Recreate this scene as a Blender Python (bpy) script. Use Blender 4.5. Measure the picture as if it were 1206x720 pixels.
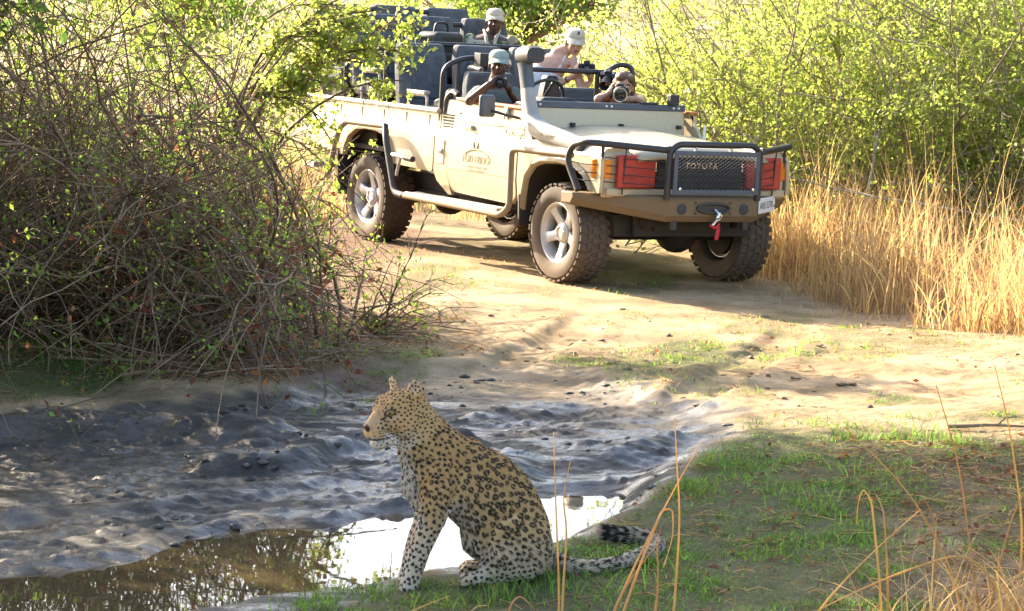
import bpy, bmesh, math, random
import numpy as np
from mathutils import Vector, Matrix, Euler
from math import radians, sin, cos, pi

for o in list(bpy.data.objects):
    bpy.data.objects.remove(o, do_unlink=True)
S = bpy.context.scene
COL = S.collection
random.seed(7)
RNG = np.random.default_rng(11)

# ---------------------------------------------------------------- camera
CAMH = 2.07
cam_d = bpy.data.cameras.new('camera')
cam = bpy.data.objects.new('camera', cam_d)
COL.objects.link(cam)
cam.location = (0, 0, CAMH)
cam.rotation_euler = (radians(90) - math.atan(339 / 3000.0), 0, 0)
cam_d.sensor_width = 36.0
cam_d.lens = 36.0 * 3000.0 / 1206.0
cam_d.clip_start = 0.1
cam_d.clip_end = 4000
S.camera = cam

# ---------------------------------------------------------------- sky, sun, exposure
SUN_AZ = radians(44)      # sun stands behind the scene, to the left of the viewing direction
SUN_EL = radians(26)
world = bpy.data.worlds.new('World')
S.world = world
world.use_nodes = True
wn = world.node_tree
bg = wn.nodes['Background']
sky = wn.nodes.new('ShaderNodeTexSky')
sky.sky_type = 'NISHITA'
sky.sun_disc = False
sky.sun_elevation = SUN_EL
sky.sun_rotation = -SUN_AZ
sky.air_density = 1.0
sky.dust_density = 3.5
sky.ozone_density = 1.0
wn.links.new(sky.outputs[0], bg.inputs[0])
bg.inputs[1].default_value = 0.125
sun_d = bpy.data.lights.new('sun', 'SUN')
sun_d.energy = 5.0
sun_d.angle = radians(0.53)
sun_d.color = (1.0, 0.85, 0.63)
sun = bpy.data.objects.new('sun', sun_d)
COL.objects.link(sun)
sv = Vector((-sin(SUN_AZ) * cos(SUN_EL), cos(SUN_AZ) * cos(SUN_EL), sin(SUN_EL)))
sun.rotation_euler = sv.to_track_quat('Z', 'Y').to_euler()
sun.location = sv * 60
S.view_settings.view_transform = 'Standard'
S.view_settings.look = 'None'
S.view_settings.exposure = 2.38
S.view_settings.gamma = 1.0
S.render.engine = 'CYCLES'
S.cycles.max_bounces = 8
S.cycles.transparent_max_bounces = 8
S.cycles.caustics_reflective = False
S.cycles.caustics_refractive = False

# ---------------------------------------------------------------- helpers
def tag(o, label=None, cat=None, group=None, kind=None):
    if label: o['label'] = label
    if cat: o['category'] = cat
    if group: o['group'] = group
    if kind: o['kind'] = kind
    return o

def empty(name, loc=(0, 0, 0), rot=None, parent=None):
    o = bpy.data.objects.new(name, None)
    COL.objects.link(o)
    o.empty_display_size = 0.1
    o.location = loc
    if rot is not None: o.rotation_euler = rot
    if parent: o.parent = parent
    return o

class MB:
    """collects shapes; build() links them as one mesh object"""
    def __init__(s): s.v = []; s.f = []
    def add(s, vs, fs):
        b = len(s.v)
        s.v += [tuple(v) for v in vs]
        s.f += [tuple(i + b for i in f) for f in fs]
        return s
    def box(s, c, d, rot=None):
        m = Euler(rot).to_matrix() if rot is not None else None
        vs = []
        for x in (-.5, .5):
            for y in (-.5, .5):
                for z in (-.5, .5):
                    q = Vector((x * d[0], y * d[1], z * d[2]))
                    if m: q = m @ q
                    vs.append(q + Vector(c))
        return s.add(vs, [(0, 1, 3, 2), (4, 6, 7, 5), (0, 4, 5, 1), (2, 3, 7, 6), (0, 2, 6, 4), (1, 5, 7, 3)])
    def tube(s, pts, r, n=8, caps=True, closed=False):
        P = [Vector(p) for p in pts]
        K = len(P)
        R = r if isinstance(r, (list, tuple)) else [r] * K
        T = []
        for i in range(K):
            a = P[(i - 1) % K] if (i > 0 or closed) else P[i]
            b = P[(i + 1) % K] if (i < K - 1 or closed) else P[i]
            T.append((b - a).normalized())
        u = T[0].orthogonal().normalized()
        vs = []; fs = []
        for i in range(K):
            u = (u - T[i] * u.dot(T[i]))
            if u.length < 1e-6: u = T[i].orthogonal()
            u.normalize()
            w = T[i].cross(u)
            for k in range(n):
                a = 2 * pi * k / n
                vs.append(P[i] + (u * cos(a) + w * sin(a)) * R[i])
        for i in range(K if closed else K - 1):
            j = (i + 1) % K
            for k in range(n):
                l = (k + 1) % n
                fs.append((i * n + k, i * n + l, j * n + l, j * n + k))
        if caps and not closed:
            fs.append(tuple(range(n - 1, -1, -1)))
            fs.append(tuple((K - 1) * n + k for k in range(n)))
        return s.add(vs, fs)
    def lathe(s, prof, c, axis=(0, 0, 1), n=32, closed=False):
        """prof: list of (radius, height along axis)"""
        ax = Vector(axis).normalized(); u = ax.orthogonal().normalized(); w = ax.cross(u)
        c = Vector(c); vs = []; fs = []; K = len(prof)
        for (r, h) in prof:
            for k in range(n):
                a = 2 * pi * k / n
                vs.append(c + ax * h + (u * cos(a) + w * sin(a)) * r)
        for i in range(K - (0 if closed else 1)):
            j = (i + 1) % K
            for k in range(n):
                l = (k + 1) % n
                fs.append((i * n + k, i * n + l, j * n + l, j * n + k))
        if not closed:
            if prof[0][0] > 1e-5: fs.append(tuple(range(n - 1, -1, -1)))
            if prof[-1][0] > 1e-5: fs.append(tuple((K - 1) * n + k for k in range(n)))
        return s.add(vs, fs)
    def prism(s, poly, axis, a, b):
        """poly: 2-D outline in the two other axes (in xyz order), extruded from a to b along axis"""
        def mk(p, h):
            q = list(p); q.insert(axis, h); return q
        n = len(poly)
        vs = [mk(p, a) for p in poly] + [mk(p, b) for p in poly]
        fs = [tuple(range(n)), tuple(range(2 * n - 1, n - 1, -1))]
        for i in range(n):
            j = (i + 1) % n
            fs.append((i, i + n, j + n, j))
        return s.add(vs, fs)
    def ell(s, c, r, rot=None, nu=14, nv=9):
        m = Euler(rot).to_matrix() if rot is not None else Matrix.Identity(3)
        vs = []; fs = []; c = Vector(c)
        for j in range(nv + 1):
            t = pi * j / nv
            for i in range(nu):
                a = 2 * pi * i / nu
                vs.append(c + m @ Vector((r[0] * sin(t) * cos(a), r[1] * sin(t) * sin(a), r[2] * cos(t))))
        for j in range(nv):
            for i in range(nu):
                k = (i + 1) % nu
                fs.append((j * nu + i, (j + 1) * nu + i, (j + 1) * nu + k, j * nu + k))
        return s.add(vs, fs)
    def cap(s, a, b, ra, rb, n=12):
        """tapered capsule from a to b"""
        a = Vector(a); b = Vector(b); d = (b - a)
        L = d.length; ax = d / L if L > 1e-6 else Vector((0, 0, 1))
        prof = []
        for i in range(5):
            t = -pi / 2 + (pi / 2) * i / 4
            prof.append((max(ra * cos(t), 1e-5), ra * sin(t)))
        for i in range(5):
            t = (pi / 2) * i / 4
            prof.append((max(rb * cos(t), 1e-5), L + rb * sin(t)))
        return s.lathe(prof, a, ax, n)
    def loft(s, secs, caps=True):
        """sections: lists of the same number of 3-D points (closed loops)"""
        n = len(secs[0]); vs = []; fs = []
        for q in secs: vs += [tuple(p) for p in q]
        for i in range(len(secs) - 1):
            for k in range(n):
                l = (k + 1) % n
                fs.append((i * n + k, i * n + l, (i + 1) * n + l, (i + 1) * n + k))
        if caps:
            fs.append(tuple(range(n - 1, -1, -1)))
            fs.append(tuple((len(secs) - 1) * n + k for k in range(n)))
        return s.add(vs, fs)
    def mirror_y(s):
        """adds nothing: returns a copy mirrored in y"""
        m = MB(); m.v = [(x, -y, z) for x, y, z in s.v]; m.f = [tuple(reversed(f)) for f in s.f]
        return m
    def build(s, name, mat, parent=None, smooth=True, ang=38, bevel=0, seg=2, fix=True):
        me = bpy.data.meshes.new(name)
        me.from_pydata(s.v, [], s.f)
        if fix:
            bm = bmesh.new(); bm.from_mesh(me)
            bmesh.ops.recalc_face_normals(bm, faces=bm.faces)
            bm.to_mesh(me); bm.free()
        if smooth:
            me.shade_smooth()
            me.set_sharp_from_angle(angle=radians(ang))
        me.materials.append(mat)
        o = bpy.data.objects.new(name, me)
        COL.objects.link(o)
        if parent: o.parent = parent
        if bevel:
            b = o.modifiers.new('bevel', 'BEVEL'); b.width = bevel; b.segments = seg
            b.limit_method = 'ANGLE'; b.angle_limit = radians(40)
        return o

def arc(c, r, a0, a1, n, plane='xz', other=0.0):
    """points of an arc, degrees"""
    out = []
    for i in range(n + 1):
        a = radians(a0 + (a1 - a0) * i / n)
        p, q = c[0] + r * cos(a), c[1] + r * sin(a)
        out.append({'xz': (p, other, q), 'yz': (other, p, q), 'xy': (p, q, other)}[plane])
    return out

def fillet(pts, r, n=5):
    """rounds the corners of a polyline"""
    P = [Vector(p) for p in pts]; out = [P[0]]
    for i in range(1, len(P) - 1):
        a, b, c = P[i - 1], P[i], P[i + 1]
        d = min(r, (a - b).length * .49, (c - b).length * .49)
        p = b + (a - b).normalized() * d; q = b + (c - b).normalized() * d
        for k in range(n + 1):
            t = k / n
            out.append(p * (1 - t) ** 2 + b * 2 * t * (1 - t) + q * t * t)
    out.append(P[-1])
    return out

def np_obj(name, V, F, mat, parent=None, smooth=True, attrs=None, normals=None):
    """V (N,3), F (M,3) or (M,4) arrays -> linked object; attrs: {name: (type, domain, array)}"""
    V = np.asarray(V, np.float32); F = np.asarray(F, np.int32)
    me = bpy.data.meshes.new(name)
    me.vertices.add(len(V)); me.vertices.foreach_set('co', V.ravel())
    k = F.shape[1]
    me.loops.add(F.size); me.loops.foreach_set('vertex_index', F.ravel())
    me.polygons.add(len(F))
    me.polygons.foreach_set('loop_start', np.arange(0, F.size, k, dtype=np.int32))
    me.polygons.foreach_set('loop_total', np.full(len(F), k, np.int32))
    me.update(calc_edges=True)
    if smooth: me.polygons.foreach_set('use_smooth', np.ones(len(F), bool))
    for an, (ty, dom, arr) in (attrs or {}).items():
        a = me.attributes.new(an, ty, dom)
        a.data.foreach_set('color' if 'COLOR' in ty else ('vector' if 'VECTOR' in ty else 'value'), np.asarray(arr, np.float32).ravel())
    if mat: me.materials.append(mat)
    o = bpy.data.objects.new(name, me); COL.objects.link(o)
    if parent: o.parent = parent
    return o

def tubes_np(P, R, sides=4):
    """P (N,K,3) polylines, R (N,K) radii -> V,F quads"""
    P = np.asarray(P, float); N, K, _ = P.shape
    T = np.gradient(P, axis=1); T /= np.linalg.norm(T, axis=2, keepdims=True) + 1e-9
    ref = np.where(np.abs(T[..., 2:3]) > .9, np.array([1., 0, 0]), np.array([0, 0, 1.]))
    U = np.cross(T, ref); U /= np.linalg.norm(U, axis=2, keepdims=True) + 1e-9
    Wv = np.cross(T, U)
    a = np.arange(sides) * 2 * pi / sides
    V = P[:, :, None, :] + R[:, :, None, None] * (U[:, :, None, :] * np.cos(a)[None, None, :, None] + Wv[:, :, None, :] * np.sin(a)[None, None, :, None])
    idx = np.arange(N * K * sides).reshape(N, K, sides)
    A = idx[:, :-1, :]; B = idx[:, 1:, :]
    F = np.stack([A, np.roll(A, -1, 2), np.roll(B, -1, 2), B], -1).reshape(-1, 4)
    return V.reshape(-1, 3), F

def hash2(i, j, seed):
    h = (i * 374761393 + j * 668265263 + seed * 2147483647) & 0xffffffff
    h = ((h ^ (h >> 13)) * 1274126177) & 0xffffffff
    return ((h ^ (h >> 16)) & 0xffff) / 65535.0

def vnoise(x, y, seed=0):
    xi = np.floor(x).astype(np.int64); yi = np.floor(y).astype(np.int64)
    fx = x - xi; fy = y - yi
    fx = fx * fx * fx * (fx * (fx * 6 - 15) + 10); fy = fy * fy * fy * (fy * (fy * 6 - 15) + 10)
    a = hash2(xi, yi, seed); b = hash2(xi + 1, yi, seed); c = hash2(xi, yi + 1, seed); d = hash2(xi + 1, yi + 1, seed)
    return (a * (1 - fx) + b * fx) * (1 - fy) + (c * (1 - fx) + d * fx) * fy - .5

def fbm(x, y, seed=0, oct=4, gain=.5):
    x = np.asarray(x, float); y = np.asarray(y, float)
    s = 0; a = 1.0; f = 1.0
    for o in range(oct):
        s = s + a * vnoise(x * f + 17.3 * o, y * f - 9.1 * o, seed + o); a *= gain; f *= 2.03
    return s

def sstep(a, b, x):
    t = np.clip((x - a) / (b - a), 0, 1)
    return t * t * (3 - 2 * t)

def seg_dist(X, Y, poly, closed=True):
    d = np.full(X.shape, 1e9); n = len(poly)
    for i in range(n if closed else n - 1):
        ax, ay = poly[i]; bx, by = poly[(i + 1) % n]
        dx, dy = bx - ax, by - ay
        t = np.clip(((X - ax) * dx + (Y - ay) * dy) / (dx * dx + dy * dy + 1e-12), 0, 1)
        d = np.minimum(d, np.hypot(X - ax - t * dx, Y - ay - t * dy))
    return d

def inside(X, Y, poly):
    r = np.zeros(X.shape, bool); n = len(poly)
    for i in range(n):
        ax, ay = poly[i]; bx, by = poly[(i + 1) % n]
        c = ((ay > Y) != (by > Y)) & (X < (bx - ax) * (Y - ay) / (by - ay + 1e-12) + ax)
        r ^= c
    return r

def sdist(X, Y, poly):
    """positive inside"""
    d = seg_dist(X, Y, poly)
    return np.where(inside(X, Y, poly), d, -d)

# ---------------------------------------------------------------- materials
MATS = {}
def newmat(name):
    m = bpy.data.materials.new(name); m.use_nodes = True
    MATS[name] = m
    nt = m.node_tree
    return m, nt, nt.nodes['Principled BSDF']

def N(nt, typ, **kw):
    n = nt.nodes.new(typ)
    for k, v in kw.items():
        if k.startswith('i_'):
            key = k[2:]
            n.inputs[int(key) if key.isdigit() else key].default_value = v
        else: setattr(n, k, v)
    return n

def noise(nt, scale, detail=4, rough=.55, coord='Object', vec=None):
    if vec is None:
        tc = N(nt, 'ShaderNodeTexCoord'); vec = tc.outputs[coord]
    n = N(nt, 'ShaderNodeTexNoise', i_Scale=scale, i_Detail=detail, i_Roughness=rough)
    nt.links.new(vec, n.inputs['Vector'])
    return n.outputs['Fac']

def ramp(nt, fac, stops):
    r = N(nt, 'ShaderNodeValToRGB')
    e = r.color_ramp.elements
    while len(e) < len(stops): e.new(.5)
    for k, (p, c) in enumerate(stops):
        e[k].position = p; e[k].color = (c[0], c[1], c[2], 1) if not isinstance(c, (int, float)) else (c, c, c, 1)
    nt.links.new(fac, r.inputs[0])
    return r.outputs[0]

def mix(nt, fac, a, b, mode='MIX'):
    m = N(nt, 'ShaderNodeMix', data_type='RGBA', blend_type=mode)
    for sock, val in ((m.inputs[0], fac), (m.inputs[6], a), (m.inputs[7], b)):
        if hasattr(val, 'is_output'): nt.links.new(val, sock)
        elif isinstance(val, (int, float)): sock.default_value = val
        else: sock.default_value = (val[0], val[1], val[2], 1)
    return m.outputs[2]

def bump(nt, bs, height, strength=.3, dist=.01, normal=None):
    b = N(nt, 'ShaderNodeBump', i_Strength=strength, i_Distance=dist)
    nt.links.new(height, b.inputs['Height'])
    if normal: nt.links.new(normal, b.inputs['Normal'])
    nt.links.new(b.outputs[0], bs.inputs['Normal'])
    return b.outputs[0]

def mat(name, c, rough=.5, metal=0.0, var=.15, scale=8.0, bmp=0.0, bscale=60.0, c2=None, spec=None, coat=0.0, coord='Object'):
    """plain procedural material: base colour broken up by noise, roughness variation, fine bump"""
    if name in MATS: return MATS[name]
    m, nt, bs = newmat(name)
    n1 = noise(nt, scale, 5, .6, coord)
    d = c2 if c2 else tuple(x * (1 - var * 2) for x in c)
    col = ramp(nt, n1, [(.3, d), (.68, c)])
    nt.links.new(col, bs.inputs['Base Color'])
    rr = ramp(nt, n1, [(.25, min(1, rough * 1.25)), (.75, rough * .85)])
    nt.links.new(rr, bs.inputs['Roughness'])
    bs.inputs['Metallic'].default_value = metal
    if spec is not None: bs.inputs['Specular IOR Level'].default_value = spec
    if coat:
        bs.inputs['Coat Weight'].default_value = coat; bs.inputs['Coat Roughness'].default_value = .12
    if bmp: bump(nt, bs, noise(nt, bscale, 3, .6, coord), bmp, .004)
    return m
# ================================================================ the ground
TRK_R = Euler((radians(-2.515), radians(1.6), radians(-59.04)), 'XYZ').to_matrix()
TRK_T = Vector((1.062, 19.756, 0.032))
_n = TRK_R.col[2]
WALLOW = [(-4.2, 13.3), (-3.01, 13.47), (-2.71, 13.32), (-2.27, 13.41), (-1.86, 13.71), (-1.32, 14.36), (-1.03, 15.0), (-0.81, 15.5), (-0.23, 15.5), (0.49, 15.0), (0.92, 13.93), (1.19, 13.23), (1.13, 12.63), (0.96, 12.0), (0.76, 11.43), (0.58, 10.86), (0.47, 10.59), (0.34, 10.23), (0.19, 9.86), (-0.01, 9.62), (-0.26, 9.45), (-0.53, 9.25), (-0.80, 8.98), (-1.0, 8.75), (-1.3, 8.5), (-1.7, 8.2), (-4.2, 7.6)]
PUDDLE = [(-4.0, 9.4), (-2.14, 9.51), (-1.97, 9.62), (-1.67, 9.77), (-1.38, 10.05), (-1.24, 10.37), (-1.12, 10.56), (-0.95, 10.67), (-0.73, 10.68), (-0.49, 10.96), (-0.16, 11.04), (0.06, 11.15), (0.2, 11.42), (0.38, 11.52), (0.51, 11.48), (0.52, 11.19), (0.44, 11.08), (0.32, 10.77), (0.2, 10.42), (-0.01, 10.05), (-0.28, 9.8), (-0.56, 9.6), (-0.87, 9.30), (-1.15, 9.05), (-1.5, 8.8), (-4.0, 8.2)]
WATER_Z = -0.11
TRK_FOOT = [(1.9, 18.2), (0.2, 18.9), (-2.2, 23.2), (-0.6, 24.1)]

def trk_plane(X, Y):
    return TRK_T.z - (_n.x * (X - TRK_T.x) + _n.y * (Y - TRK_T.y)) / _n.z

def ground_z(X, Y, fine=True):
    X = np.asarray(X, float); Y = np.asarray(Y, float)
    z = fbm(X * .35, Y * .35, 3, 3) * .05 + fbm(X * 1.7, Y * 1.7, 9, 4) * .022
    z = z * sstep(200, 30, Y) + (fbm(X * 8, Y * 8, 13, 4, .6) * .014 + (.3 - np.abs(fbm(X * 13, Y * 16, 17, 3, .6))) * .010 * sstep(-.02, .14, fbm(X * .9, Y * .7, 19, 3))) * sstep(40, 20, Y)
    # left bank where the thicket stands
    z = z + .10 * sstep(-.9, -3.2, X) * sstep(13.6, 15.2, Y)
    # near right bank
    z = z + .05 * sstep(.9, 2.6, X) * sstep(13.5, 11.0, Y)
    # wheel tracks curving from the truck down to the mud
    for off in (-.74, .74):
        tr_ = [(-1.9 + off * .8, 25.0), (.1 + off * .85, 21.5), (1.0 + off * .85, 19.9), (1.35 + off * .9, 18.2), (1.15 + off, 16.8), (.75 + off, 15.4), (.2 + off, 13.8)]
        dt = seg_dist(X, Y, tr_, False) + fbm(X * 3, Y * 3, 23, 3) * .05
        z = z - .028 * sstep(.20, .08, dt) + .014 * sstep(.12, .22, dt) * sstep(.36, .24, dt)
    # the truck stands on a gentle rise
    d = -sdist(X, Y, TRK_FOOT)
    wt = sstep(2.4, .25, d)
    ridge = fbm(X * 5, Y * 5, 21, 3) * .012
    z = z * (1 - wt) + (trk_plane(X, Y) + ridge - .004) * wt
    # leopard's seat on the near rim of the puddle
    dl = np.hypot((X - .0) / 1.0, (Y - 9.15) / .45)
    z = z * (1 - sstep(1.2, .5, dl)) + (.0 + fbm(X * 9, Y * 9, 5, 3) * .012) * sstep(1.2, .5, dl)
    # mud wallow
    wig = fbm(X * 2.2, Y * 2.2, 31, 4) * .35
    sw = sdist(X, Y, WALLOW) + wig * .45
    w = sstep(-.04, .32, sw)
    # direction along the ruts
    a = radians(48); U = X * cos(a) + Y * sin(a); Vv = -X * sin(a) + Y * cos(a)
    rut = fbm(U * .8, Vv * 4.5, 41, 3) * .034 + fbm(U * 2.6, Vv * 13.0, 45, 4, .55) * .012 * (.4 + sstep(-.2, .3, fbm(X * 1.6, Y * 1.6, 47, 2)))
    clod = sstep(.22, .34, fbm(X * 11, Y * 17, 51, 3)) * .011 * (1 + fbm(X * 40, Y * 40, 53, 2)) + (1 - 2 * np.abs(fbm(X * 20, Y * 24, 55, 3, .6))) * .008 * sstep(-.02, .12, fbm(U * 1.6, Vv * 4.2, 57, 3))
    h = -.085 + rut * .8 + clod
    # far left bank: a dark step facing the camera, and the middle ridge, and the rut wall at right
    for poly, amp, wd in (([(-4, 12.95), (-2.88, 12.88), (-2.39, 13.05), (-1.78, 13.05), (-1.3, 12.9)], .12, .34),
                          ([(-1.4, 12.0), (-1.08, 12.15), (-0.87, 12.6), (-0.67, 13.0), (-0.3, 12.75)], .085, .18),
                          ([(-.25, 11.75), (0.07, 12.05), (0.32, 12.25), (0.57, 12.4), (0.81, 12.75)], .085, .30),
                          ([(-2.4, 10.9), (-1.6, 11.1), (-.9, 11.7), (-.4, 12.1)], .035, .15),
                          ([(-.2, 13.6), (.3, 13.9), (.7, 13.9)], .04, .2)):
        dd = seg_dist(X, Y, poly, False) + fbm(X * 4, Y * 4, 61, 4) * .07
        h = h + amp * sstep(wd, 0.02, dd)
    # smooth flats of wet mud
    flat = sstep(.05, .25, fbm(X * .9 + 3, Y * .9, 71, 3) + .15)
    h = h * (1 - .45 * flat) + (-.085) * .45 * flat
    sp = sdist(X, Y, PUDDLE) + wig * .22
    hp = np.maximum(-.085 - .35 * np.maximum(sp + .22, 0) , -.22)
    h = np.where(sp > -.22, np.minimum(h, hp + rut * .25 * sstep(.1, -.2, sp)), h)
    z = z * (1 - w) + h * w
    return z

def axis_grid(lo, hi, step, far_lo, far_hi, g=1.16):
    a = list(np.arange(lo, hi, step)); s = step; x = hi
    while x < far_hi: a.append(x); s *= g; x += s
    a.append(far_hi); b = []; s = step; x = lo - step
    while x > far_lo: b.append(x); s *= g; x -= s
    b.append(far_lo)
    return np.array(b[::-1] + a)

gx = axis_grid(-3.2, 3.2, .0165, -900, 900, 1.12)
ys = []
y = 8.2
while y < 15.6: ys.append(y); y += .020
st = .020
while y < 1500: ys.append(y); st *= 1.035 if y < 30 else 1.15; y += st
gy = np.array(list(np.array([-300, -60, -15, -3, 2, 4.5, 6, 7, 7.6])) + ys)
GX, GY = np.meshgrid(gx, gy)
GZ = ground_z(GX, GY)
SW = sdist(GX, GY, WALLOW) + fbm(GX * 2.2, GY * 2.2, 31, 4) * .16
WET = sstep(-.10, .10, SW + fbm(GX * 5, GY * 5, 81, 3) * .15)
# a dry pale crust where the mud climbs onto the track
WET = np.maximum(WET, sstep(-.45, -.10, sdist(GX, GY, WALLOW)) * sstep(-.25, -.6, GX) * (GY < 9.8))
WET *= 1 - .75 * sstep(13.6, 15.3, GY + fbm(GX * 1.5, GY * 1.5, 85, 3) * 1.2 - .15 * (GX > 0))
def green_mask(X, Y):
    g = fbm(X * 1.1, Y * .9, 91, 4)
    near = sstep(13.6, 12.4, Y + (X - 1.1) * .55) * sstep(.06, -.12, sdist(X, Y, WALLOW)) * sstep(-1.7, -1.0, X)
    m = near * sstep(-.40, .0, g + .16)
    m = np.maximum(m, sstep(1.0, .45, np.hypot((X - 1.1) / .38, (Y - 15.7) / 1.1)) * sstep(-.2, .15, g + .1))
    m = np.maximum(m, sstep(1.0, .4, np.hypot((X - 2.35) / .9, (Y - 13.6) / 1.1)) * sstep(-.15, .2, g))
    m = np.maximum(m, sstep(1.0, .4, np.hypot((X + 2.2) / 1.6, (Y - 14.3) / .9)) * sstep(-.3, .1, g))
    m = np.maximum(m, sstep(1.0, .4, np.hypot((X + .55) / .35, (Y - 17.2) / 1.6)) * sstep(-.1, .2, g))
    m = np.maximum(m, .55 * sstep(.0, .2, g) * sstep(13.8, 15.5, Y + sstep(.9, 1.5, X)))
    m = np.maximum(m, .9 * sstep(1.0, .5, np.hypot((X - .7) / .5, (Y - 20.9) / .8)))
    return m
GREEN = green_mask(GX, GY)
LIT = sstep(.25, -.5, GX + .75 + fbm(GX, GY, 95, 3)) * sstep(14.3, 15.0, GY + fbm(GX * 2, GY * 2, 96, 3) * .8) * sstep(40, 22, GY)
LIT = np.maximum(LIT, sstep(1.3, 2.0, GX + fbm(GX, GY, 97, 3) * .8) * sstep(12.2, 11.2, GY + fbm(GX, GY, 98, 3)) * .5)
MUDDARK = sstep(-.12, .3, sdist(GX, GY, WALLOW))
ny, nx = GX.shape
idx = np.arange(nx * ny).reshape(ny, nx)
GF = np.stack([idx[:-1, :-1], idx[:-1, 1:], idx[1:, 1:], idx[1:, :-1]], -1).reshape(-1, 4)
GV = np.stack([GX, GY, GZ], -1).reshape(-1, 3)
gcol = np.stack([WET, GREEN, LIT, np.ones_like(WET)], -1).reshape(-1, 4)

m, nt, bs = newmat('ground')
at = N(nt, 'ShaderNodeAttribute', attribute_name='zone')
sep = N(nt, 'ShaderNodeSeparateColor'); nt.links.new(at.outputs['Color'], sep.inputs[0])
n_big = noise(nt, 1.3, 6, .6); n_mid = noise(nt, 9, 6, .65); n_fin = noise(nt, 70, 5, .7); n_grain = noise(nt, 260, 3, .6)
sand = ramp(nt, n_mid, [(.25, (.235, .155, .080)), (.5, (.37, .262, .145)), (.78, (.47, .35, .21))])
sand = mix(nt, ramp(nt, n_fin, [(.35, 0.0), (.7, .65)]), sand, (.50, .39, .25))
sand = mix(nt, ramp(nt, n_grain, [(.28, .7), (.42, 0.0)]), sand, (.13, .085, .05))
sand = mix(nt, ramp(nt, n_big, [(.40, 0.0), (.60, .85)]), sand, (.20, .132, .068))
turf = ramp(nt, n_fin, [(.3, (.045, .036, .018)), (.52, (.095, .092, .036)), (.75, (.19, .16, .08))])
col = mix(nt, sep.outputs[1], sand, turf)
litter = ramp(nt, n_fin, [(.3, (.055, .032, .02)), (.5, (.15, .085, .05)), (.72, (.27, .17, .10))])
col = mix(nt, sep.outputs[2], col, litter)
mud = ramp(nt, n_mid, [(.25, (.017, .0135, .011)), (.55, (.034, .028, .023)), (.8, (.065, .053, .042))])
mud = mix(nt, ramp(nt, n_fin, [(.55, 0.0), (.8, .35)]), mud, (.12, .10, .08))
mud = mix(nt, ramp(nt, noise(nt, 1.5, 8, .66, vec=None), [(.4, 0.0), (.65, .4)]), mud, (.10, .078, .058))
col = mix(nt, sep.outputs[0], col, mud)
nt.links.new(col, bs.inputs['Base Color'])
tcm = N(nt, 'ShaderNodeTexCoord'); mp = N(nt, 'ShaderNodeMapping'); mp.inputs['Rotation'].default_value = (0, 0, radians(-48)); mp.inputs['Scale'].default_value = (1.3, 4.0, 2.0)
nt.links.new(tcm.outputs['Object'], mp.inputs['Vector'])
n_patch = noise(nt, 1.5, 8, .66, vec=mp.outputs[0]); crumb = ramp(nt, n_patch, [(.45, 0.0), (.56, 1.0)])
n_cr = noise(nt, 48, 8, .75)
wetr = mix(nt, crumb, ramp(nt, n_big, [(.35, .28), (.6, .13)]), (.68, .68, .68))
wetr2 = mix(nt, ramp(nt, n_fin, [(.5, 0.0), (.8, .7)]), wetr, (.6, .6, .6))
rg = mix(nt, sep.outputs[0], (.93, .93, .93), wetr2)
nt.links.new(rg, bs.inputs['Roughness'])
bs.inputs['Specular IOR Level'].default_value = .5
spec = mix(nt, sep.outputs[0], (.2, .2, .2), (.48, .48, .48)); nt.links.new(spec, bs.inputs['Specular IOR Level'])
b1 = bump(nt, bs, n_mid, .35, .02)
b2 = bump(nt, bs, n_fin, .9, .010, b1); bn2 = nt.nodes[-1]
b3 = bump(nt, bs, n_grain, .6, .004, b2); bn3 = nt.nodes[-1]
nt.links.new(mix(nt, sep.outputs[0], (.9,) * 3, (.15,) * 3), bn2.inputs['Strength'])
b4 = bump(nt, bs, n_cr, .8, .026, b3); bn4 = nt.nodes[-1]
mm = N(nt, 'ShaderNodeMath', operation='MULTIPLY'); nt.links.new(crumb, mm.inputs[0]); nt.links.new(sep.outputs[0], mm.inputs[1]); nt.links.new(mm.outputs[0], bn4.inputs['Strength']); nt.links.new(mix(nt, sep.outputs[0], (.6,) * 3, (.2,) * 3), bn3.inputs['Strength'])
ground = np_obj('ground', GV, GF, m, attrs={'zone': ('FLOAT_COLOR', 'POINT', gcol)})
tag(ground, kind='structure')

# water of the puddle: a sheet that the mud rises through
m, nt, bs = newmat('puddle_water')
bs.inputs['Base Color'].default_value = (.34, .25, .13, 1)
bs.inputs['Roughness'].default_value = .015
bs.inputs['IOR'].default_value = 1.33
bs.inputs['Transmission Weight'].default_value = .85
bump(nt, bs, noise(nt, 4.0, 3, .5), .018, .02)
wx = np.linspace(-4.6, .9, 60); wy = np.linspace(7.8, 11.9, 50)
WX, WY = np.meshgrid(wx, wy); wi = np.arange(WX.size).reshape(WX.shape)
WF = np.stack([wi[:-1, :-1], wi[:-1, 1:], wi[1:, 1:], wi[1:, :-1]], -1).reshape(-1, 4)
wsel = (sdist(WX, WY, PUDDLE) > -.45).ravel()
WF = WF[wsel[WF].all(1)]
puddle = np_obj('puddle_water', np.stack([WX, WY, np.full_like(WX, WATER_Z)], -1).reshape(-1, 3), WF, m)
tag(puddle, kind='structure')
def gz(x, y): return float(ground_z(np.array([x]), np.array([y]))[0])
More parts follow.
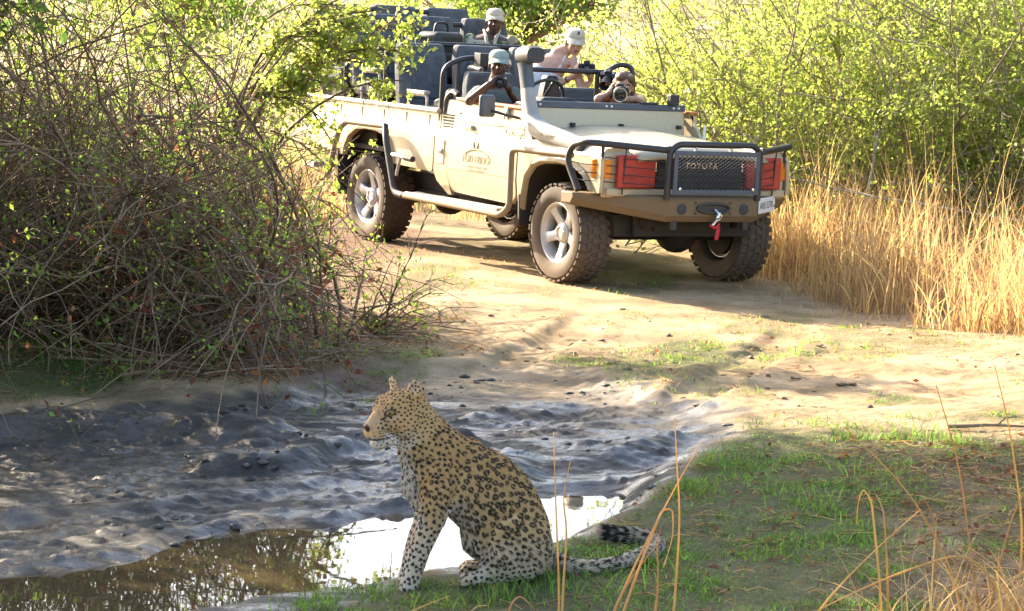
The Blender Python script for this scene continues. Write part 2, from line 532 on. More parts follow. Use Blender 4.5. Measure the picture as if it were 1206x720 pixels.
# ================================================================ the safari truck
def dusty(name, c, dust, rough=.4, metal=0.0, lo=.35, hi=1.0, coat=0.0, amt=.85, sc=6.0, coord='Object'):
    """paint or steel with dust that thickens towards the wheels (dirt with a patchy edge)"""
    m, nt, bs = newmat(name)
    tc = N(nt, 'ShaderNodeTexCoord')
    sp = N(nt, 'ShaderNodeSeparateXYZ'); nt.links.new(tc.outputs[coord], sp.inputs[0])
    mr = N(nt, 'ShaderNodeMapRange', i_1=hi, i_2=lo, i_3=0.0, i_4=1.0); nt.links.new(sp.outputs[2], mr.inputs[0])
    n1 = noise(nt, sc, 6, .65); n2 = noise(nt, sc * 7, 4, .6)
    ad = N(nt, 'ShaderNodeMath', operation='MULTIPLY_ADD', i_1=.9, i_2=-.45); nt.links.new(n1, ad.inputs[0])
    su = N(nt, 'ShaderNodeMath', operation='ADD'); nt.links.new(mr.outputs[0], su.inputs[0]); nt.links.new(ad.outputs[0], su.inputs[1])
    f = ramp(nt, su.outputs[0], [(.05, 0.03), (.9, amt)])
    base = ramp(nt, n2, [(.3, tuple(x * .9 for x in c)), (.7, c)])
    nt.links.new(mix(nt, f, base, dust), bs.inputs['Base Color'])
    rr = mix(nt, f, (rough,) * 3, (.9,) * 3); nt.links.new(rr, bs.inputs['Roughness'])
    bs.inputs['Metallic'].default_value = metal
    if coat: bs.inputs['Coat Weight'].default_value = coat; bs.inputs['Coat Roughness'].default_value = .15
    bump(nt, bs, n2, .06, .004)
    return m

PAINT = dusty('sand_paint', (.52, .43, .285), (.36, .265, .15), .36, coat=.4, hi=1.15, sc=4.5)
BLACK = dusty('black_steel', (.018, .02, .025), (.09, .065, .04), .36, lo=-.2, hi=1.5, amt=.5)
STEEL = dusty('dusty_steel', (.14, .095, .045), (.20, .125, .06), .5, lo=.3, hi=1.1)
GALV = mat('weathered_rail', (.48, .45, .40), .5, .3, .2, 14)
BROWN = dusty('rusty_tube', (.16, .12, .08), (.30, .21, .12), .5, lo=.3, hi=1.3)
RUBBER = dusty('muddy_tyre', (.040, .032, .027), (.15, .10, .06), .85, lo=-.6, hi=.8, sc=9, amt=.8)
DUSTY_RUBBER = mat('rubber', (.03, .028, .026), .7, var=.2)
ALLOY = dusty('alloy', (.62, .62, .63), (.40, .31, .20), .33, metal=.55, lo=-.6, hi=.5, amt=.45)
GREYPL = mat('grey_plastic', (.36, .34, .31), .5, var=.08, bmp=.15, bscale=200)
DARKPL = mat('dark_plastic', (.035, .037, .042), .55, var=.15, bmp=.15, bscale=150)
CANVAS = mat('grey_canvas', (.10, .112, .128), .85, var=.18, scale=12, bmp=.4, bscale=260)
VINYL = mat('black_vinyl', (.022, .023, .026), .5, var=.2, bmp=.3, bscale=90)
REDV = mat('red_vinyl', (.50, .045, .022), .45, var=.2, scale=9, bmp=.8, bscale=14)
AMBER = mat('amber_lens', (.75, .22, .015), .2, var=.1)
CHROME = mat('chrome', (.75, .74, .72), .2, 1.0, .08)
WHITE = mat('white_enamel', (.78, .78, .76), .35, var=.05)
INK = mat('black_ink', (.02, .02, .022), .5, var=.1)
DECAL = mat('faded_decal', (.26, .20, .13), .6, var=.1)
WOOD = mat('orange_trim', (.56, .19, .045), .45, var=.2, scale=5)
GLASSY = mat('lens_glass', (.01, .011, .014), .08, var=.1)
CHASSIS = mat('chassis_black', (.018, .015, .012), .75, var=.3, c2=(.05, .035, .022), scale=11)
WIRE = mat('wire', (.03, .035, .045), .4, .3)
REDTAG = mat('red_strap', (.55, .02, .025), .6, var=.1)
MIRBLUE = mat('mirror_shell', (.075, .09, .115), .45, var=.1)

truck = empty('safari_truck')
truck.matrix_world = Matrix.Translation(TRK_T) @ TRK_R.to_4x4()
tag(truck, 'open sand coloured safari truck with black bull bar and red lamp covers', 'truck')

PROF = [(1.31, .800), (1.13, .815), (1.045, .820), (.985, .872), (.72, .876), (.40, .835)]
def yprof(z):
    if z >= PROF[0][0]: return PROF[0][1]
    for (a, ya), (b, yb) in zip(PROF, PROF[1:]):
        if b <= z <= a: return ya + (yb - ya) * (a - z) / (a - b)
    return PROF[-1][1]

def side_panel(name, outline, sgn, parent, dy=0.0, thick=.03, m=None, bevel=.006):
    """flat outline in (x,z), cut at the profile heights and bent to the body section"""
    bm = bmesh.new()
    vs = [bm.verts.new((x, 0, z)) for x, z in outline]
    bm.faces.new(vs)
    for (z, _) in PROF[1:-1] + [(1.02, 0), (1.0, 0)]:
        bmesh.ops.bisect_plane(bm, geom=bm.verts[:] + bm.edges[:] + bm.faces[:], plane_co=(0, 0, z), plane_no=(0, 0, 1))
    for v in bm.verts: v.co.y = sgn * (yprof(v.co.z) + dy)
    r = bmesh.ops.solidify(bm, geom=bm.faces[:], thickness=thick)
    bm.normal_update()
    # solidify may grow outwards; push so that the outer skin sits on the profile
    for v in bm.verts:
        lim = yprof(v.co.z) + dy
        if abs(v.co.y) > lim + 1e-4: v.co.y = sgn * (lim - thick)
    bmesh.ops.recalc_face_normals(bm, faces=bm.faces)
    me = bpy.data.meshes.new(name); bm.to_mesh(me); bm.free()
    me.shade_smooth(); me.set_sharp_from_angle(angle=radians(25))
    me.materials.append(m or PAINT)
    o = bpy.data.objects.new(name, me); COL.objects.link(o); o.parent = parent
    return o

def text(body, size, mtl, parent, M, name='lettering', ext=.0015, spacing=1.0, shear=0.0):
    cu = bpy.data.curves.new(name, 'FONT'); cu.body = body; cu.size = size; cu.extrude = ext
    cu.align_x = 'CENTER'; cu.align_y = 'CENTER'; cu.space_character = spacing; cu.shear = shear
    cu.resolution_u = 3
    t = bpy.data.objects.new('tmp', cu); COL.objects.link(t)
    me = bpy.data.meshes.new_from_object(t.evaluated_get(bpy.context.evaluated_depsgraph_get()))
    bpy.data.objects.remove(t); me.name = name
    me.materials.clear(); me.materials.append(mtl)
    o = bpy.data.objects.new(name, me); COL.objects.link(o); o.parent = parent
    o.matrix_local = M
    return o

def frame_M(origin, right, up):
    r = Vector(right).normalized(); u = Vector(up).normalized(); n = r.cross(u)
    return Matrix(((r.x, u.x, n.x, origin[0]), (r.y, u.y, n.y, origin[1]), (r.z, u.z, n.z, origin[2]), (0, 0, 0, 1)))

FARCH = [(-.535, .50), (-.515, .62), (-.46, .76), (-.37, .85), (-.25, .885), (0, .90), (.22, .885), (.36, .83), (.45, .74), (.455, .727)]
RARCH = [(-2.62, .70), (-2.64, .78), (-2.70, .87), (-2.80, .93), (-2.95, .955), (-3.15, .96), (-3.32, .945), (-3.45, .88), (-3.52, .78), (-3.54, .71)]
for sg in (-1, 1):
    # front fender with its flare
    fo = [(-.612, 1.045), (-.612, .50)] + FARCH + [(.50, .725), (.565, .725), (.575, .80), (.565, 1.0), (.54, 1.045)]
    fen = side_panel('front_fender', fo, sg, truck)
    fl = MB()
    fl.loft([[(x * 1.0 + ox, sg * (yprof(z) + yy), z + oz) for (yy, ox, oz) in ((-.02, 0, 0), (.012, 0, .002), (.03, 0, .018), (.006, 0, .05))] for (x, z) in FARCH for ox, oz in ((0, 0),)][0:len(FARCH)])
    fl.build('wheel_arch_flare', PAINT, fen)
    # fender top
    ft = MB(); ft.loft([[(x, sg * .822, 1.046), (x, sg * .80, 1.056), (x, sg * .63, 1.085 - .02 * max(0, x)), (x, sg * .60, 1.03), (x, sg * .80, 1.02)] for x in (-.70, -.3, .1, .45, .545)])
    ft.build('fender_top', PAINT, truck, ang=50)
    for A, xc in ((FARCH, 0), (RARCH, -3.1)):
        ln = MB(); ln.loft([[(x, sg * .835, z + .0), (x, sg * .835, z + .012), (x, sg * .45, z + .012), (x, sg * .45, z)] for x, z in A]); ln.build('wheel_arch_liner', CHASSIS, truck)
    # cab corner behind the door
    side_panel('cab_corner', [(-1.938, 1.285), (-1.938, .69), (-1.90, .62), (-1.72, .52), (-1.665, .52), (-1.70, .62), (-1.718, .70), (-1.718, 1.285)], sg, truck)
    # door
    dr = side_panel('door', [(-1.708, 1.282), (-1.708, .72), (-1.69, .64), (-1.655, .575), (-1.61, .55), (-.80, .53), (-.70, .535), (-.635, .60), (-.628, .72), (-.628, 1.262)], sg, truck, dy=.004)
    MB().box((-1.17, sg * .795, 1.290), (1.06, .075, .028), (0, radians(1.0), 0)).build('sill_trim', WOOD, dr, bevel=.01)
    h = MB(); h.box((-1.47, sg * .840, 1.082), (.15, .018, .028)); h.box((-1.41, sg * .838, 1.082), (.03, .03, .045)); h.box((-1.535, sg * .83, 1.082), (.03, .03, .034))
    h.build('door_handle', GALV, dr, bevel=.006)
    sm = MB(); sm.box((-1.168, sg * .8175, 1.122), (1.07, .012, .007)); sm.box((-1.168, sg * .8795, .735), (1.075, .006, .005)); sm.build('door_seam', DECAL, dr)
    lk = MB(); lk.lathe([(.012, 0), (.012, .006), (.007, .008)], (-1.64, sg * .818, 1.19), (0, sg, 0), 12); lk.build('lock', CHROME, dr)
    # scuttle between door and cowl
    side_panel('scuttle', [(-.624, 1.262), (-.624, 1.046), (-.50, 1.046), (-.56, 1.12), (-.66, 1.262)], sg, truck)
    # bed side
    bo = [(-4.262, 1.168), (-4.262, .80), (-3.62, .71), (-3.54, .71)] + RARCH[::-1][1:] + [(-2.55, .70), (-1.985, .685), (-1.960, .71), (-1.960, 1.168)]
    bd = side_panel('bed_side', bo, sg, truck)
    fr = MB(); fr.loft([[(x, sg * (yprof(z) - .01), z), (x, sg * (yprof(z) + .022), z + .004), (x, sg * (yprof(z) + .022), z + .03), (x, sg * (yprof(z) - .01), z + .045)] for x, z in RARCH])
    fr.build('wheel_arch_flare', PAINT, bd)
    MB().tube([(-4.64, sg * .83, 1.185), (-1.97, sg * .83, 1.185)], .024, 10).box((-3.2, sg * .815, 1.171), (2.4, .06, .012)).build('bed_rail', GALV, truck)
    for i, x in enumerate((-4.15, -3.75, -3.35, -2.95, -2.55, -2.15)):
        MB().box((x, sg * .8165, 1.10), (.012, .012, .085)).build('bed_rib', PAINT, bd)
# vent slots on the driver's side cab corner
for k in range(5):
    MB().box((-1.83, -.812, 1.07 + k * .024), (.17, .022, .012), (radians(20), 0, 0)).build('vent_slat', DARKPL, truck)
fc = MB(); fc.box((-1.83, -.874, .86), (.12, .012, .20)); fcap = fc.build('fuel_flap', PAINT, truck, bevel=.02, seg=3)
MB().lathe([(.025, 0), (.025, .012), (.015, .018)], (-1.815, -.88, .87), (0, -1, 0), 14).build('fuel_cap', CHROME, fcap)

# hood
hv = []; hf = []; hx = np.linspace(-.70, .66, 18); hy = np.linspace(-.625, .625, 21)
for x in hx:
    t = (x + .70) / 1.36
    for yv in hy:
        u = abs(yv) / .625
        z = 1.150 - .088 * t ** 1.25 - .030 * u ** 2.6 + .016 * (1 - sstep(.42, .56, u)) * (1 - .4 * t)
        if x > .55: z -= .045 * ((x - .55) / .11) ** 2
        hv.append((x + (.02 * (1 - u * u) if x > .5 else 0), yv * (1 - .05 * t), z))
for i in range(17):
    for j in range(20):
        a = i * 21 + j; hf.append((a, a + 1, a + 22, a + 21))
hd = MB().add(hv, hf).build('hood', PAINT, truck, ang=60)
so = hd.modifiers.new('solid', 'SOLIDIFY'); so.thickness = .025; so.offset = -1
# cowl panel, windscreen strip with bolts
MB().prism([(-.735, 1.10), (-.69, 1.10), (-.715, 1.30), (-.745, 1.30)], 1, -.745, .745).build('cowl_panel', PAINT, truck, bevel=.006)
st_ = MB().box((-.728, 0, 1.318), (.05, 1.50, .052)).build('cowl_strip', MIRBLUE, truck, bevel=.006)
for yv in (-.69, -.64, -.02, .03, .63, .68):
    MB().lathe([(.010, 0), (.009, .006), (.001, .008)], (-.703, yv, 1.318), (1, 0, 0), 8).build('bolt', WHITE, st_)
for yv, sx in ((-.34, 0), (.12, 0), (.68, 0)):
    MB().box((-.685, yv, 1.166), (.04, .035, .03)).build('wiper_stop', DARKPL, truck, bevel=.004)
MB().box((-.70, .62, 1.385), (.06, .085, .085)).build('strip_bracket', DARKPL, truck, bevel=.008)
MB().box((-.72, .40, 1.352), (.05, .16, .018)).build('strip_pad', DARKPL, truck, bevel=.006)
ae = MB(); ae.tube([(-.45, .77, 1.06), (-.45, .77, 1.10)], .016, 10); ae.tube([(-.45, .77, 1.10), (-.455, .775, 1.20)], .012, 8); ae.build('aerial_base', WHITE, truck)

# cab tub: floor, rear wall, firewall, dash, seats, wheel
MB().box((-1.30, 0, .60), (1.30, 1.62, .05)).build('cab_floor', CHASSIS, truck)
MB().box((-1.925, 0, .93), (.03, 1.60, .70)).build('cab_wall', PAINT, truck, bevel=.008)
MB().box((-.70, 0, .83), (.04, 1.58, .52)).build('firewall', CHASSIS, truck)
ds = MB(); ds.loft([[(-.755, yv, 1.29), (-.78, yv, 1.325 + b), (-.92, yv, 1.325 + b), (-1.04, yv, 1.27 + b * .6), (-1.02, yv, 1.0), (-.755, yv, 1.0)] for yv, b in ((-.73, .0), (-.60, .01), (-.55, .045), (-.30, .045), (-.22, .015), (.1, .01), (.7, .005))])
ds.build('dashboard', DARKPL, truck, ang=50, bevel=.01)
stw = MB(); ctr = Vector((-1.07, -.40, 1.33)); axn = Vector((-.88, 0, .47)).normalized(); uu = axn.orthogonal().normalized(); ww = axn.cross(uu)
ring = [ctr + (uu * cos(2 * pi * k / 28) + ww * sin(2 * pi * k / 28)) * .195 for k in range(28)]
stw.tube(ring, .015, 8, closed=True)
for k in (2, 12, 21): stw.tube([ctr, ring[k]], .012, 6)
stw.ell(ctr, (.05, .05, .03)); stw.tube([ctr, ctr - axn * .25], .025, 8)
stw.build('steering_wheel', VINYL, truck)
def seat(x, y, zp, zt, w=.46, name='seat', head=False, dpt=.46):
    s = MB(); s.box((x + dpt / 2, y, zp), (dpt, w, .13))
    o = s.build(name, CANVAS, truck, bevel=.04, seg=3)
    b = MB(); hb = zt - zp
    b.loft([[(x + dx - .10 * t, y + yy * (1 - .18 * max(0, t - .75) * 4 * .6), zp + hb * t) for dx, yy in ((-.07, -w / 2), (-.07, w / 2), (.035, w / 2), (.06, w * .36), (.06, -w * .36), (.035, -w / 2))] for t in (0, .3, .6, .8, .93, 1.0)])
    b.build('backrest', CANVAS, o, bevel=.025, seg=3)
    p = MB(); p.box((x + .062 - .05, y, zp + hb * .52), (.03, w * .58, hb * .66), (0, radians(-6.5), 0)); p.build('back_panel', CANVAS, o, bevel=.012)
    if head:
        hh = MB(); hh.box((x - .10, y, zt + .10), (.10, .25, .11)); hh.tube([(x - .10, y - .06, zt - .05), (x - .10, y - .06, zt + .06)], .008, 6); hh.tube([(x - .10, y + .06, zt - .05), (x - .10, y + .06, zt + .06)], .008, 6)
        hh.build('headrest', VINYL, o, bevel=.03, seg=3)
    MB().box((x + .2, y, zp - .16), (.36, w * .8, .20)).build('seat_frame', CHASSIS, o)
    return o
seat(-1.76, -.43, .88, 1.52, .48, head=True)
seat(-1.76, .45, .88, 1.42, .48)
hs = MB(); hs.loft([[(-1.70 + dx, .06 + yy * (1 - .55 * t * t), 1.05 + .47 * t) for dx, yy in ((-.06, -.11), (-.06, .11), (.05, .11), (.05, -.11))] for t in (0, .4, .7, .88, 1.0)]); hs.build('center_backrest', VINYL, truck, bevel=.02)
MB().box((-3.10, 0, .80), (2.30, 1.60, .04)).build('bed_floor', CHASSIS, truck)
MB().box((-4.255, 0, .98), (.035, 1.58, .38)).build('tailgate', PAINT, truck, bevel=.008)
for (xr, zp, zt, ys_) in ((-2.72, 1.14, 1.72, (-.56, 0, .56)), (-3.58, 1.30, 1.95, (-.56, 0, .56)), (-4.28, 1.40, 2.03, (-.56, 0.0, .56))):
    MB().box((xr + .18, 0, (zp + .82) / 2 - .04), (.42, 1.5, zp - .90)).build('seat_riser', CHASSIS, truck)
    for yv in ys_: seat(xr, yv, zp, zt, .47)
# armrest frames beside the rear seats
for xr, zz in ((-2.45, 1.30), (-3.3, 1.45)):
    am = MB(); am.tube(fillet([(xr - .1, -.80, 1.19), (xr - .1, -.80, zz), (xr + .22, -.80, zz), (xr + .22, -.80, 1.19)], .06), .014, 8)
    am.box((xr + .06, -.80, zz + .02), (.30, .06, .03)); am.build('armrest', GALV, truck, bevel=.004)

# roll hoops and grab bars
def hoop(x, zt, y0=.80, zb=1.18, r=.023, dx=0.0):
    t = MB(); t.tube(fillet([(x + dx, -y0, zb), (x, -y0, zt), (x, y0, zt), (x + dx, y0, zb)], .12, 6), r, 10)
    return t.build('roll_hoop', BLACK, truck)
hoop(-2.98, 1.715); hoop(-3.72, 1.885); hoop(-4.36, 1.985)
gb = MB(); gb.tube(fillet([(-1.60, -.28, 1.0), (-1.60, -.28, 1.565), (-1.60, .54, 1.565), (-1.58, .66, 1.64), (-1.50, .74, 1.62), (-1.48, .76, 1.05)], .06), .021, 10)
gb.tube([(-1.60, .46, 1.565), (-1.60, .46, 1.05)], .021, 8); gb.build('grab_bar', BLACK, truck)
gl = MB(); gl.tube(fillet([(-1.99, -.80, 1.10), (-1.99, -.80, 1.55), (-1.97, -.62, 1.63), (-1.95, -.44, 1.63), (-1.93, -.42, 1.50), (-1.93, -.62, 1.30), (-1.93, -.70, 1.28)], .09, 6), .021, 10)
gl.tube([(-1.985, -.66, 1.60), (-1.985, -.66, 1.18)], .018, 8); gl.build('grab_loop', BLACK, truck)
gk = MB(); gk.tube(fillet([(-1.90, -.80, 1.16), (-1.90, -.80, 1.30), (-1.80, -.80, 1.36), (-1.72, -.80, 1.33)], .06), .026, 8); gk.build('grab_handle', BLACK, truck)

# side tubes, steps
for sg in (-1, 1):
    tb = MB(); tb.tube(fillet([(-2.66, sg * .95, 1.02), (-2.58, sg * .985, .92), (-2.36, sg * 1.0, .47), (-.62, sg * 1.0, .45), (-.545, sg * .97, .52), (-.60, sg * .94, .955), (-.52, sg * .935, .975), (.25, sg * .93, .985)], .09, 6), .026, 10)
    tb.build('side_bar', BLACK if sg > 0 else BROWN, truck)
    if sg < 0:
        MB().tube(fillet([(-2.655, -.955, 1.02), (-2.578, -.987, .915), (-2.358, -1.002, .475), (-2.2, -1.002, .466)], .08, 5), .030, 10).build('bar_sleeve', BLACK, truck)
    rb = MB(); rb.tube(fillet([(-2.68, sg * .945, 1.015), (-3.40, sg * .945, 1.01), (-3.52, sg * .95, .93), (-3.66, sg * .97, .50)], .09, 6), .026, 10); rb.build('wheel_guard_bar', BROWN, truck)
    sp_ = MB(); sp_.box((-1.45, sg * .925, .487), (1.5, .13, .022)); sp_.build('step_plate', GALV, truck, bevel=.004)
    for x in (-2.05, -1.4, -.8): MB().box((x, sg * .78, .465), (.05, .42, .03)).build('step_bracket', CHASSIS, truck)
    fp = MB(); fp.tube([(-2.44, sg * .99, .79), (-2.10, sg * .99, .775)], .019, 8); fp.tube([(-2.30, sg * .99, .78), (-2.36, sg * .99, .62)], .014, 8); fp.build('foot_peg', GALV, truck)
    MB().tube([(-2.22, sg * .99, .78), (-2.09, sg * .99, .775)], .026, 8).build('peg_grip', DUSTY_RUBBER, truck)
    MB().box((-3.63, sg * .74, .56), (.02, .30, .40), (0, radians(-6), 0)).build('mud_flap', DUSTY_RUBBER, truck)
    MB().box((-.555, sg * .76, .50), (.02, .24, .24), (0, radians(-5), 0)).build('mud_flap', DUSTY_RUBBER, truck)
    MB().box((-1.9, sg * .42, .54), (5.0, .09, .13)).build('chassis_rail', CHASSIS, truck)
rs = MB(); rs.box((-4.45, 0, .56), (.16, 1.5, .05)); rs.tube([(-4.45, -.75, .57), (-4.45, .75, .57)], .03, 8); rs.build('rear_step', GALV, truck)
for x in (0, -3.18):
    ax_ = MB(); ax_.tube([(x, -.70, .375), (x, .70, .375)], .055, 12); ax_.ell((x + .02, .22 if x == 0 else 0, .375), (.17, .16, .155)); ax_.box((x - .1, -.45, .45), (.9, .07, .05)); ax_.box((x - .1, .45, .45), (.9, .07, .05)); ax_.build('axle', CHASSIS, truck)
ex = MB(); ex.tube([(.3, -.2, .40), (-1, -.25, .42), (-3.0, -.5, .45)], .04, 8); ex.ell((-1.3, .3, .42), (.5, .2, .1)); ex.box((.2, 0, .50), (.7, .7, .12)); ex.tube([(.22, -.66, .40), (.22, .66, .40)], .022, 8); ex.box((.50, 0, .47), (.03, 1.0, .14)); ex.box((.25, -.5, .47), (.35, .25, .16)); ex.box((.25, .5, .47), (.35, .25, .16)); ex.build('underbody', CHASSIS, truck)
MB().box((0.0, 0, .80), (1.0, .84, .30)).build('engine_block', CHASSIS, truck)

# wheels
TY = None
def wheel(x, y, sg, spin):
    global TY
    w = MB(); w.lathe([(.17, -.10), (.17, .04), (.07, .05), (.07, .085)], (0, 0, 0), (0, sg, 0), 24)
    wo = w.build('wheel', CHASSIS, truck); wo.location = (x, y, .377)
    t = MB(); RR = .372
    pr = [(.232, -.125), (.262, -.142), (.31, -.148), (.345, -.140), (.362, -.118), (RR, -.08), (RR, .08), (.362, .118), (.345, .140), (.31, .148), (.262, .142), (.232, .125), (.222, .10), (.222, -.10)]
    t.lathe(pr, (0, 0, 0), (0, sg, 0), 56, closed=True)
    nl = 34
    for k in range(nl):
        a = 2 * pi * k / nl + spin
        for row, (yy, off, tw, wd, r_) in enumerate(((-.118, .5, .0, .05, .368), (-.052, 0, .25, .05, .376), (.014, .5, -.25, .05, .376), (.060, 0, .2, .04, .376), (.118, .2, .0, .05, .368))):
            b = a + off * 2 * pi / nl
            M_ = Matrix.Rotation(b, 3, 'Y') @ Matrix.Rotation(tw, 3, 'X')
            c = Matrix.Rotation(b, 3, 'Y') @ Vector((r_, 0, 0)); c.y = yy * sg
            vs = [M_ @ Vector((p * .014, q * wd, s_ * .042)) + c for p in (-.5, .5) for q in (-.5, .5) for s_ in (-.5, .5)]
            t.add(vs, [(0, 1, 3, 2), (4, 6, 7, 5), (0, 4, 5, 1), (2, 3, 7, 6), (0, 2, 6, 4), (1, 5, 7, 3)])
    t.build('tyre', RUBBER, wo, ang=30)
    r = MB(); r.lathe([(.236, .120), (.228, .126), (.216, .118), (.205, .07), (.195, -.08), (.185, -.08), (.195, .06), (.21, .105)], (0, 0, 0), (0, sg, 0), 48, closed=True)
    r.lathe([(.075, .02), (.078, .075), (.062, .094), (.045, .098), (.04, .088), (.001, .088)], (0, 0, 0), (0, sg, 0), 24)
    for k in range(5):
        a = 2 * pi * k / 5 + spin
        secs = []
        for rr_, hw, d0, th in ((.05, .052, .060, .03), (.10, .040, .072, .035), (.15, .036, .086, .04), (.185, .045, .096, .045), (.212, .062, .100, .04)):
            q = []
            for sx_, dd in ((-1, -th), (-1, -.008), (-.55, 0), (.55, 0), (1, -.008), (1, -th)):
                v = Matrix.Rotation(a, 3, 'Y') @ Vector((rr_, 0, sx_ * hw)); v.y = sg * (d0 + dd); q.append(v)
            secs.append(q)
        r.loft(secs)
        v = Matrix.Rotation(a + .63, 3, 'Y') @ Vector((.058, 0, 0)); v.y = sg * .082
        r.lathe([(.009, 0), (.009, .016)], v, (0, sg, 0), 6)
    r.build('rim', ALLOY, wo)
    return wo
for x in (0, -3.18):
    for sg in (-1, 1): wheel(x, sg * (.745 if x == 0 else .70), sg, .35 if x == 0 else .9)

# front: panel, grille, lamps, bumper, bull bar
fpn = MB(); fpn.box((.535, 0, .86), (.05, 1.66, .34)); fpn.build('front_panel', PAINT, truck, bevel=.02, seg=3)
gr = MB().box((.575, 0, .89), (.04, .80, .26)).build('grille', CHASSIS, truck, bevel=.008)
for k in range(5): MB().box((.598, 0, .79 + k * .045), (.012, .76, .012)).build('grille_slat', DARKPL, gr)
text('TOYOTA', .062, CHROME, gr, frame_M((.66, -.03, .945), (0, 1, 0), (0, 0, 1)), 'lettering', .004, 1.25)
MB().box((.56, 0, .735), (.07, 1.64, .06)).build('lower_valance', PAINT, truck, bevel=.012)
for sg in (-1, 1):
    lp = MB(); lp.lathe([(.10, 0), (.10, .02), (.085, .035), (.001, .05)], (.56, sg * .57, .885), (1, 0, 0), 24); lamp = lp.build('headlamp', GLASSY, truck)
    cv = MB(); cv.box((.605, sg * .583, .893), (.045, .335, .245)); cv.build('lamp_cover', REDV, lamp, bevel=.012, seg=3)
    ind = MB(); ind.loft([[(.575, sg * .775, z), (.555, sg * .850, z), (.50, sg * .885, z), (.46, sg * .887, z), (.47, sg * .85, z), (.53, sg * .775, z)] for z in (.835, .845, .965, .975)]); ind.build('indicator', AMBER, truck, bevel=.006)
    cl = MB(); cl.box((.585, sg * .415, .93), (.03, .05, .08)); cl.build('lamp_clip', CHROME, truck, bevel=.005)

bu = MB()
secs = []
for yv, xf, xb, z0, z1 in ((-.985, .385, .22, .632, .715), (-.93, .42, .25, .615, .718), (-.405, .80, .55, .532, .72), (.405, .80, .55, .532, .72), (.93, .42, .25, .615, .718), (.985, .385, .22, .632, .715)):
    secs.append([(xb, yv, z1), (xf - .02, yv, z1), (xf, yv, z1 - .02), (xf, yv, z0 + .05), (xf - .035, yv, z0), (xb, yv, z0)])
bu.loft(secs); bumper = bu.build('bumper', STEEL, truck, ang=20, bevel=.006)
for yv in (-.285, .285):
    MB().lathe([(.042, 0), (.042, .004), (.034, .006), (.001, .006)], (.800, yv, .632), (1, 0, 0), 20).build('port_cover', DARKPL, bumper)
fa = MB(); ringp = [(.812, yv, .64 + zz) for yv, zz in [(.125 * cos(t) + .02 * np.sign(cos(t)), .034 * sin(t)) for t in np.linspace(0, 2 * pi, 25)[:-1]]]
fa.tube(ringp, .012, 8, closed=True); fa.box((.803, 0, .64), (.006, .26, .05)); fairlead = fa.build('fairlead', BLACK, bumper)
for yv, zz in ((-.16, .68), (.16, .68), (-.16, .60), (.16, .60)):
    MB().lathe([(.009, 0), (.009, .008)], (.800, yv, zz), (1, 0, 0), 6).build('bolt', BLACK, bumper)
hk = MB(); hk.tube(fillet([(.815, .01, .63), (.845, .03, .60), (.84, .02, .555), (.835, -.01, .525), (.84, -.035, .51)], .02), .011, 8)
hk.tube([(.84, .03, .61), (.85, .05, .585), (.845, .045, .56), (.838, .01, .54)], .008, 6); hk.ell((.84, .022, .575), (.016, .02, .022)); hk.build('winch_hook', CHROME, bumper)
rt = MB(); rt.tube([(.845, -.05, .52), (.855, -.02, .497), (.85, .02, .508), (.84, .035, .53)], .012, 8); rt.box((.85, .018, .455), (.012, .034, .10), (radians(-7), 0, 0)); rt.build('hook_strap', REDTAG, bumper, bevel=.004)
for sg in (-1, 1):
    MB().box((.76, sg * .33, .505), (.03, .05, .06)).build('recovery_tab', BLACK, bumper)
# number plate on the left wing of the bumper
w0 = Vector((.80, .405, .63)); w1 = Vector((.42, .93, .66)); wd_ = (w1 - w0).normalized(); wn_ = Vector((wd_.y, -wd_.x, 0)).normalized()
pc = w0 + wd_ * .225 + wn_ * .010 + Vector((0, 0, .018))
pM = frame_M(pc, (wd_.x, wd_.y, .035), (0, 0, 1))
pm = MB(); pm.box((0, 0, 0), (.385, .118, .006)); plate = pm.build('number_plate', WHITE, truck, bevel=.003); plate.matrix_local = pM
text('ARB 5378', .074, INK, plate, Matrix.Translation((-.020, -.003, .0035)), 'lettering', .0006, 1.0)
text('ZM', .022, INK, plate, Matrix.Translation((.168, -.02, .0035)), 'lettering', .0006, 1.0)

bb = MB()
bb.tube(fillet([(.80, -.425, .70), (.805, -.425, 1.055), (.815, -.36, 1.115), (.815, .34, 1.115), (.805, .405, 1.055), (.80, .405, .70)], .07, 6), .025, 12)
bullbar = bb.build('bull_bar', BLACK, truck)
for sg in (-1, 1):
    sb = MB(); yo = .975 if sg < 0 else .93
    pth = fillet([(.79, sg * .43, 1.068), (.50, sg * yo, 1.10), (.33, sg * yo, 1.07), (.26, sg * yo, .95), (.42, sg * (yo - .01), .735)], .12, 6)
    sb.tube(pth, .025, 12); sb.build('side_hoop', BLACK, bullbar)
    for tt, rr_ in ((.78, .013), (.50, .006)):
        a = Vector((.79, sg * .43, 1.068)).lerp(Vector((.50, sg * yo, 1.10)), tt); MB().tube([a, (a.x - .03, a.y, .72)], rr_, 8).build('upright', BLACK, bullbar)
    for k in range(4):
        z = .80 + k * .06
        wr = MB(); wr.tube([(.795, sg * .43, z), (.48, sg * (yo - .02), z + .015), (.31, sg * (yo - .01), z + .02)], .0035, 5); wr.build('guard_wire', WIRE, bullbar)
    MB().box((.80, sg * .43, 1.075), (.05, .03, .05)).build('bar_clamp', BLACK, bullbar, bevel=.006)
ms = MB()
for (c, d) in (((.845, -.015, 1.052), (.014, .78, .034)), ((.845, -.015, .762), (.014, .78, .034)), ((.845, -.388, .907), (.0135, .034, .26)), ((.845, .358, .907), (.0135, .034, .26))): ms.box(c, d)
screen = ms.build('mesh_frame', MIRBLUE, truck, bevel=.003)
mw = MB(); y0, y1, z0, z1 = -.372, .342, .778, 1.036
sl = .62
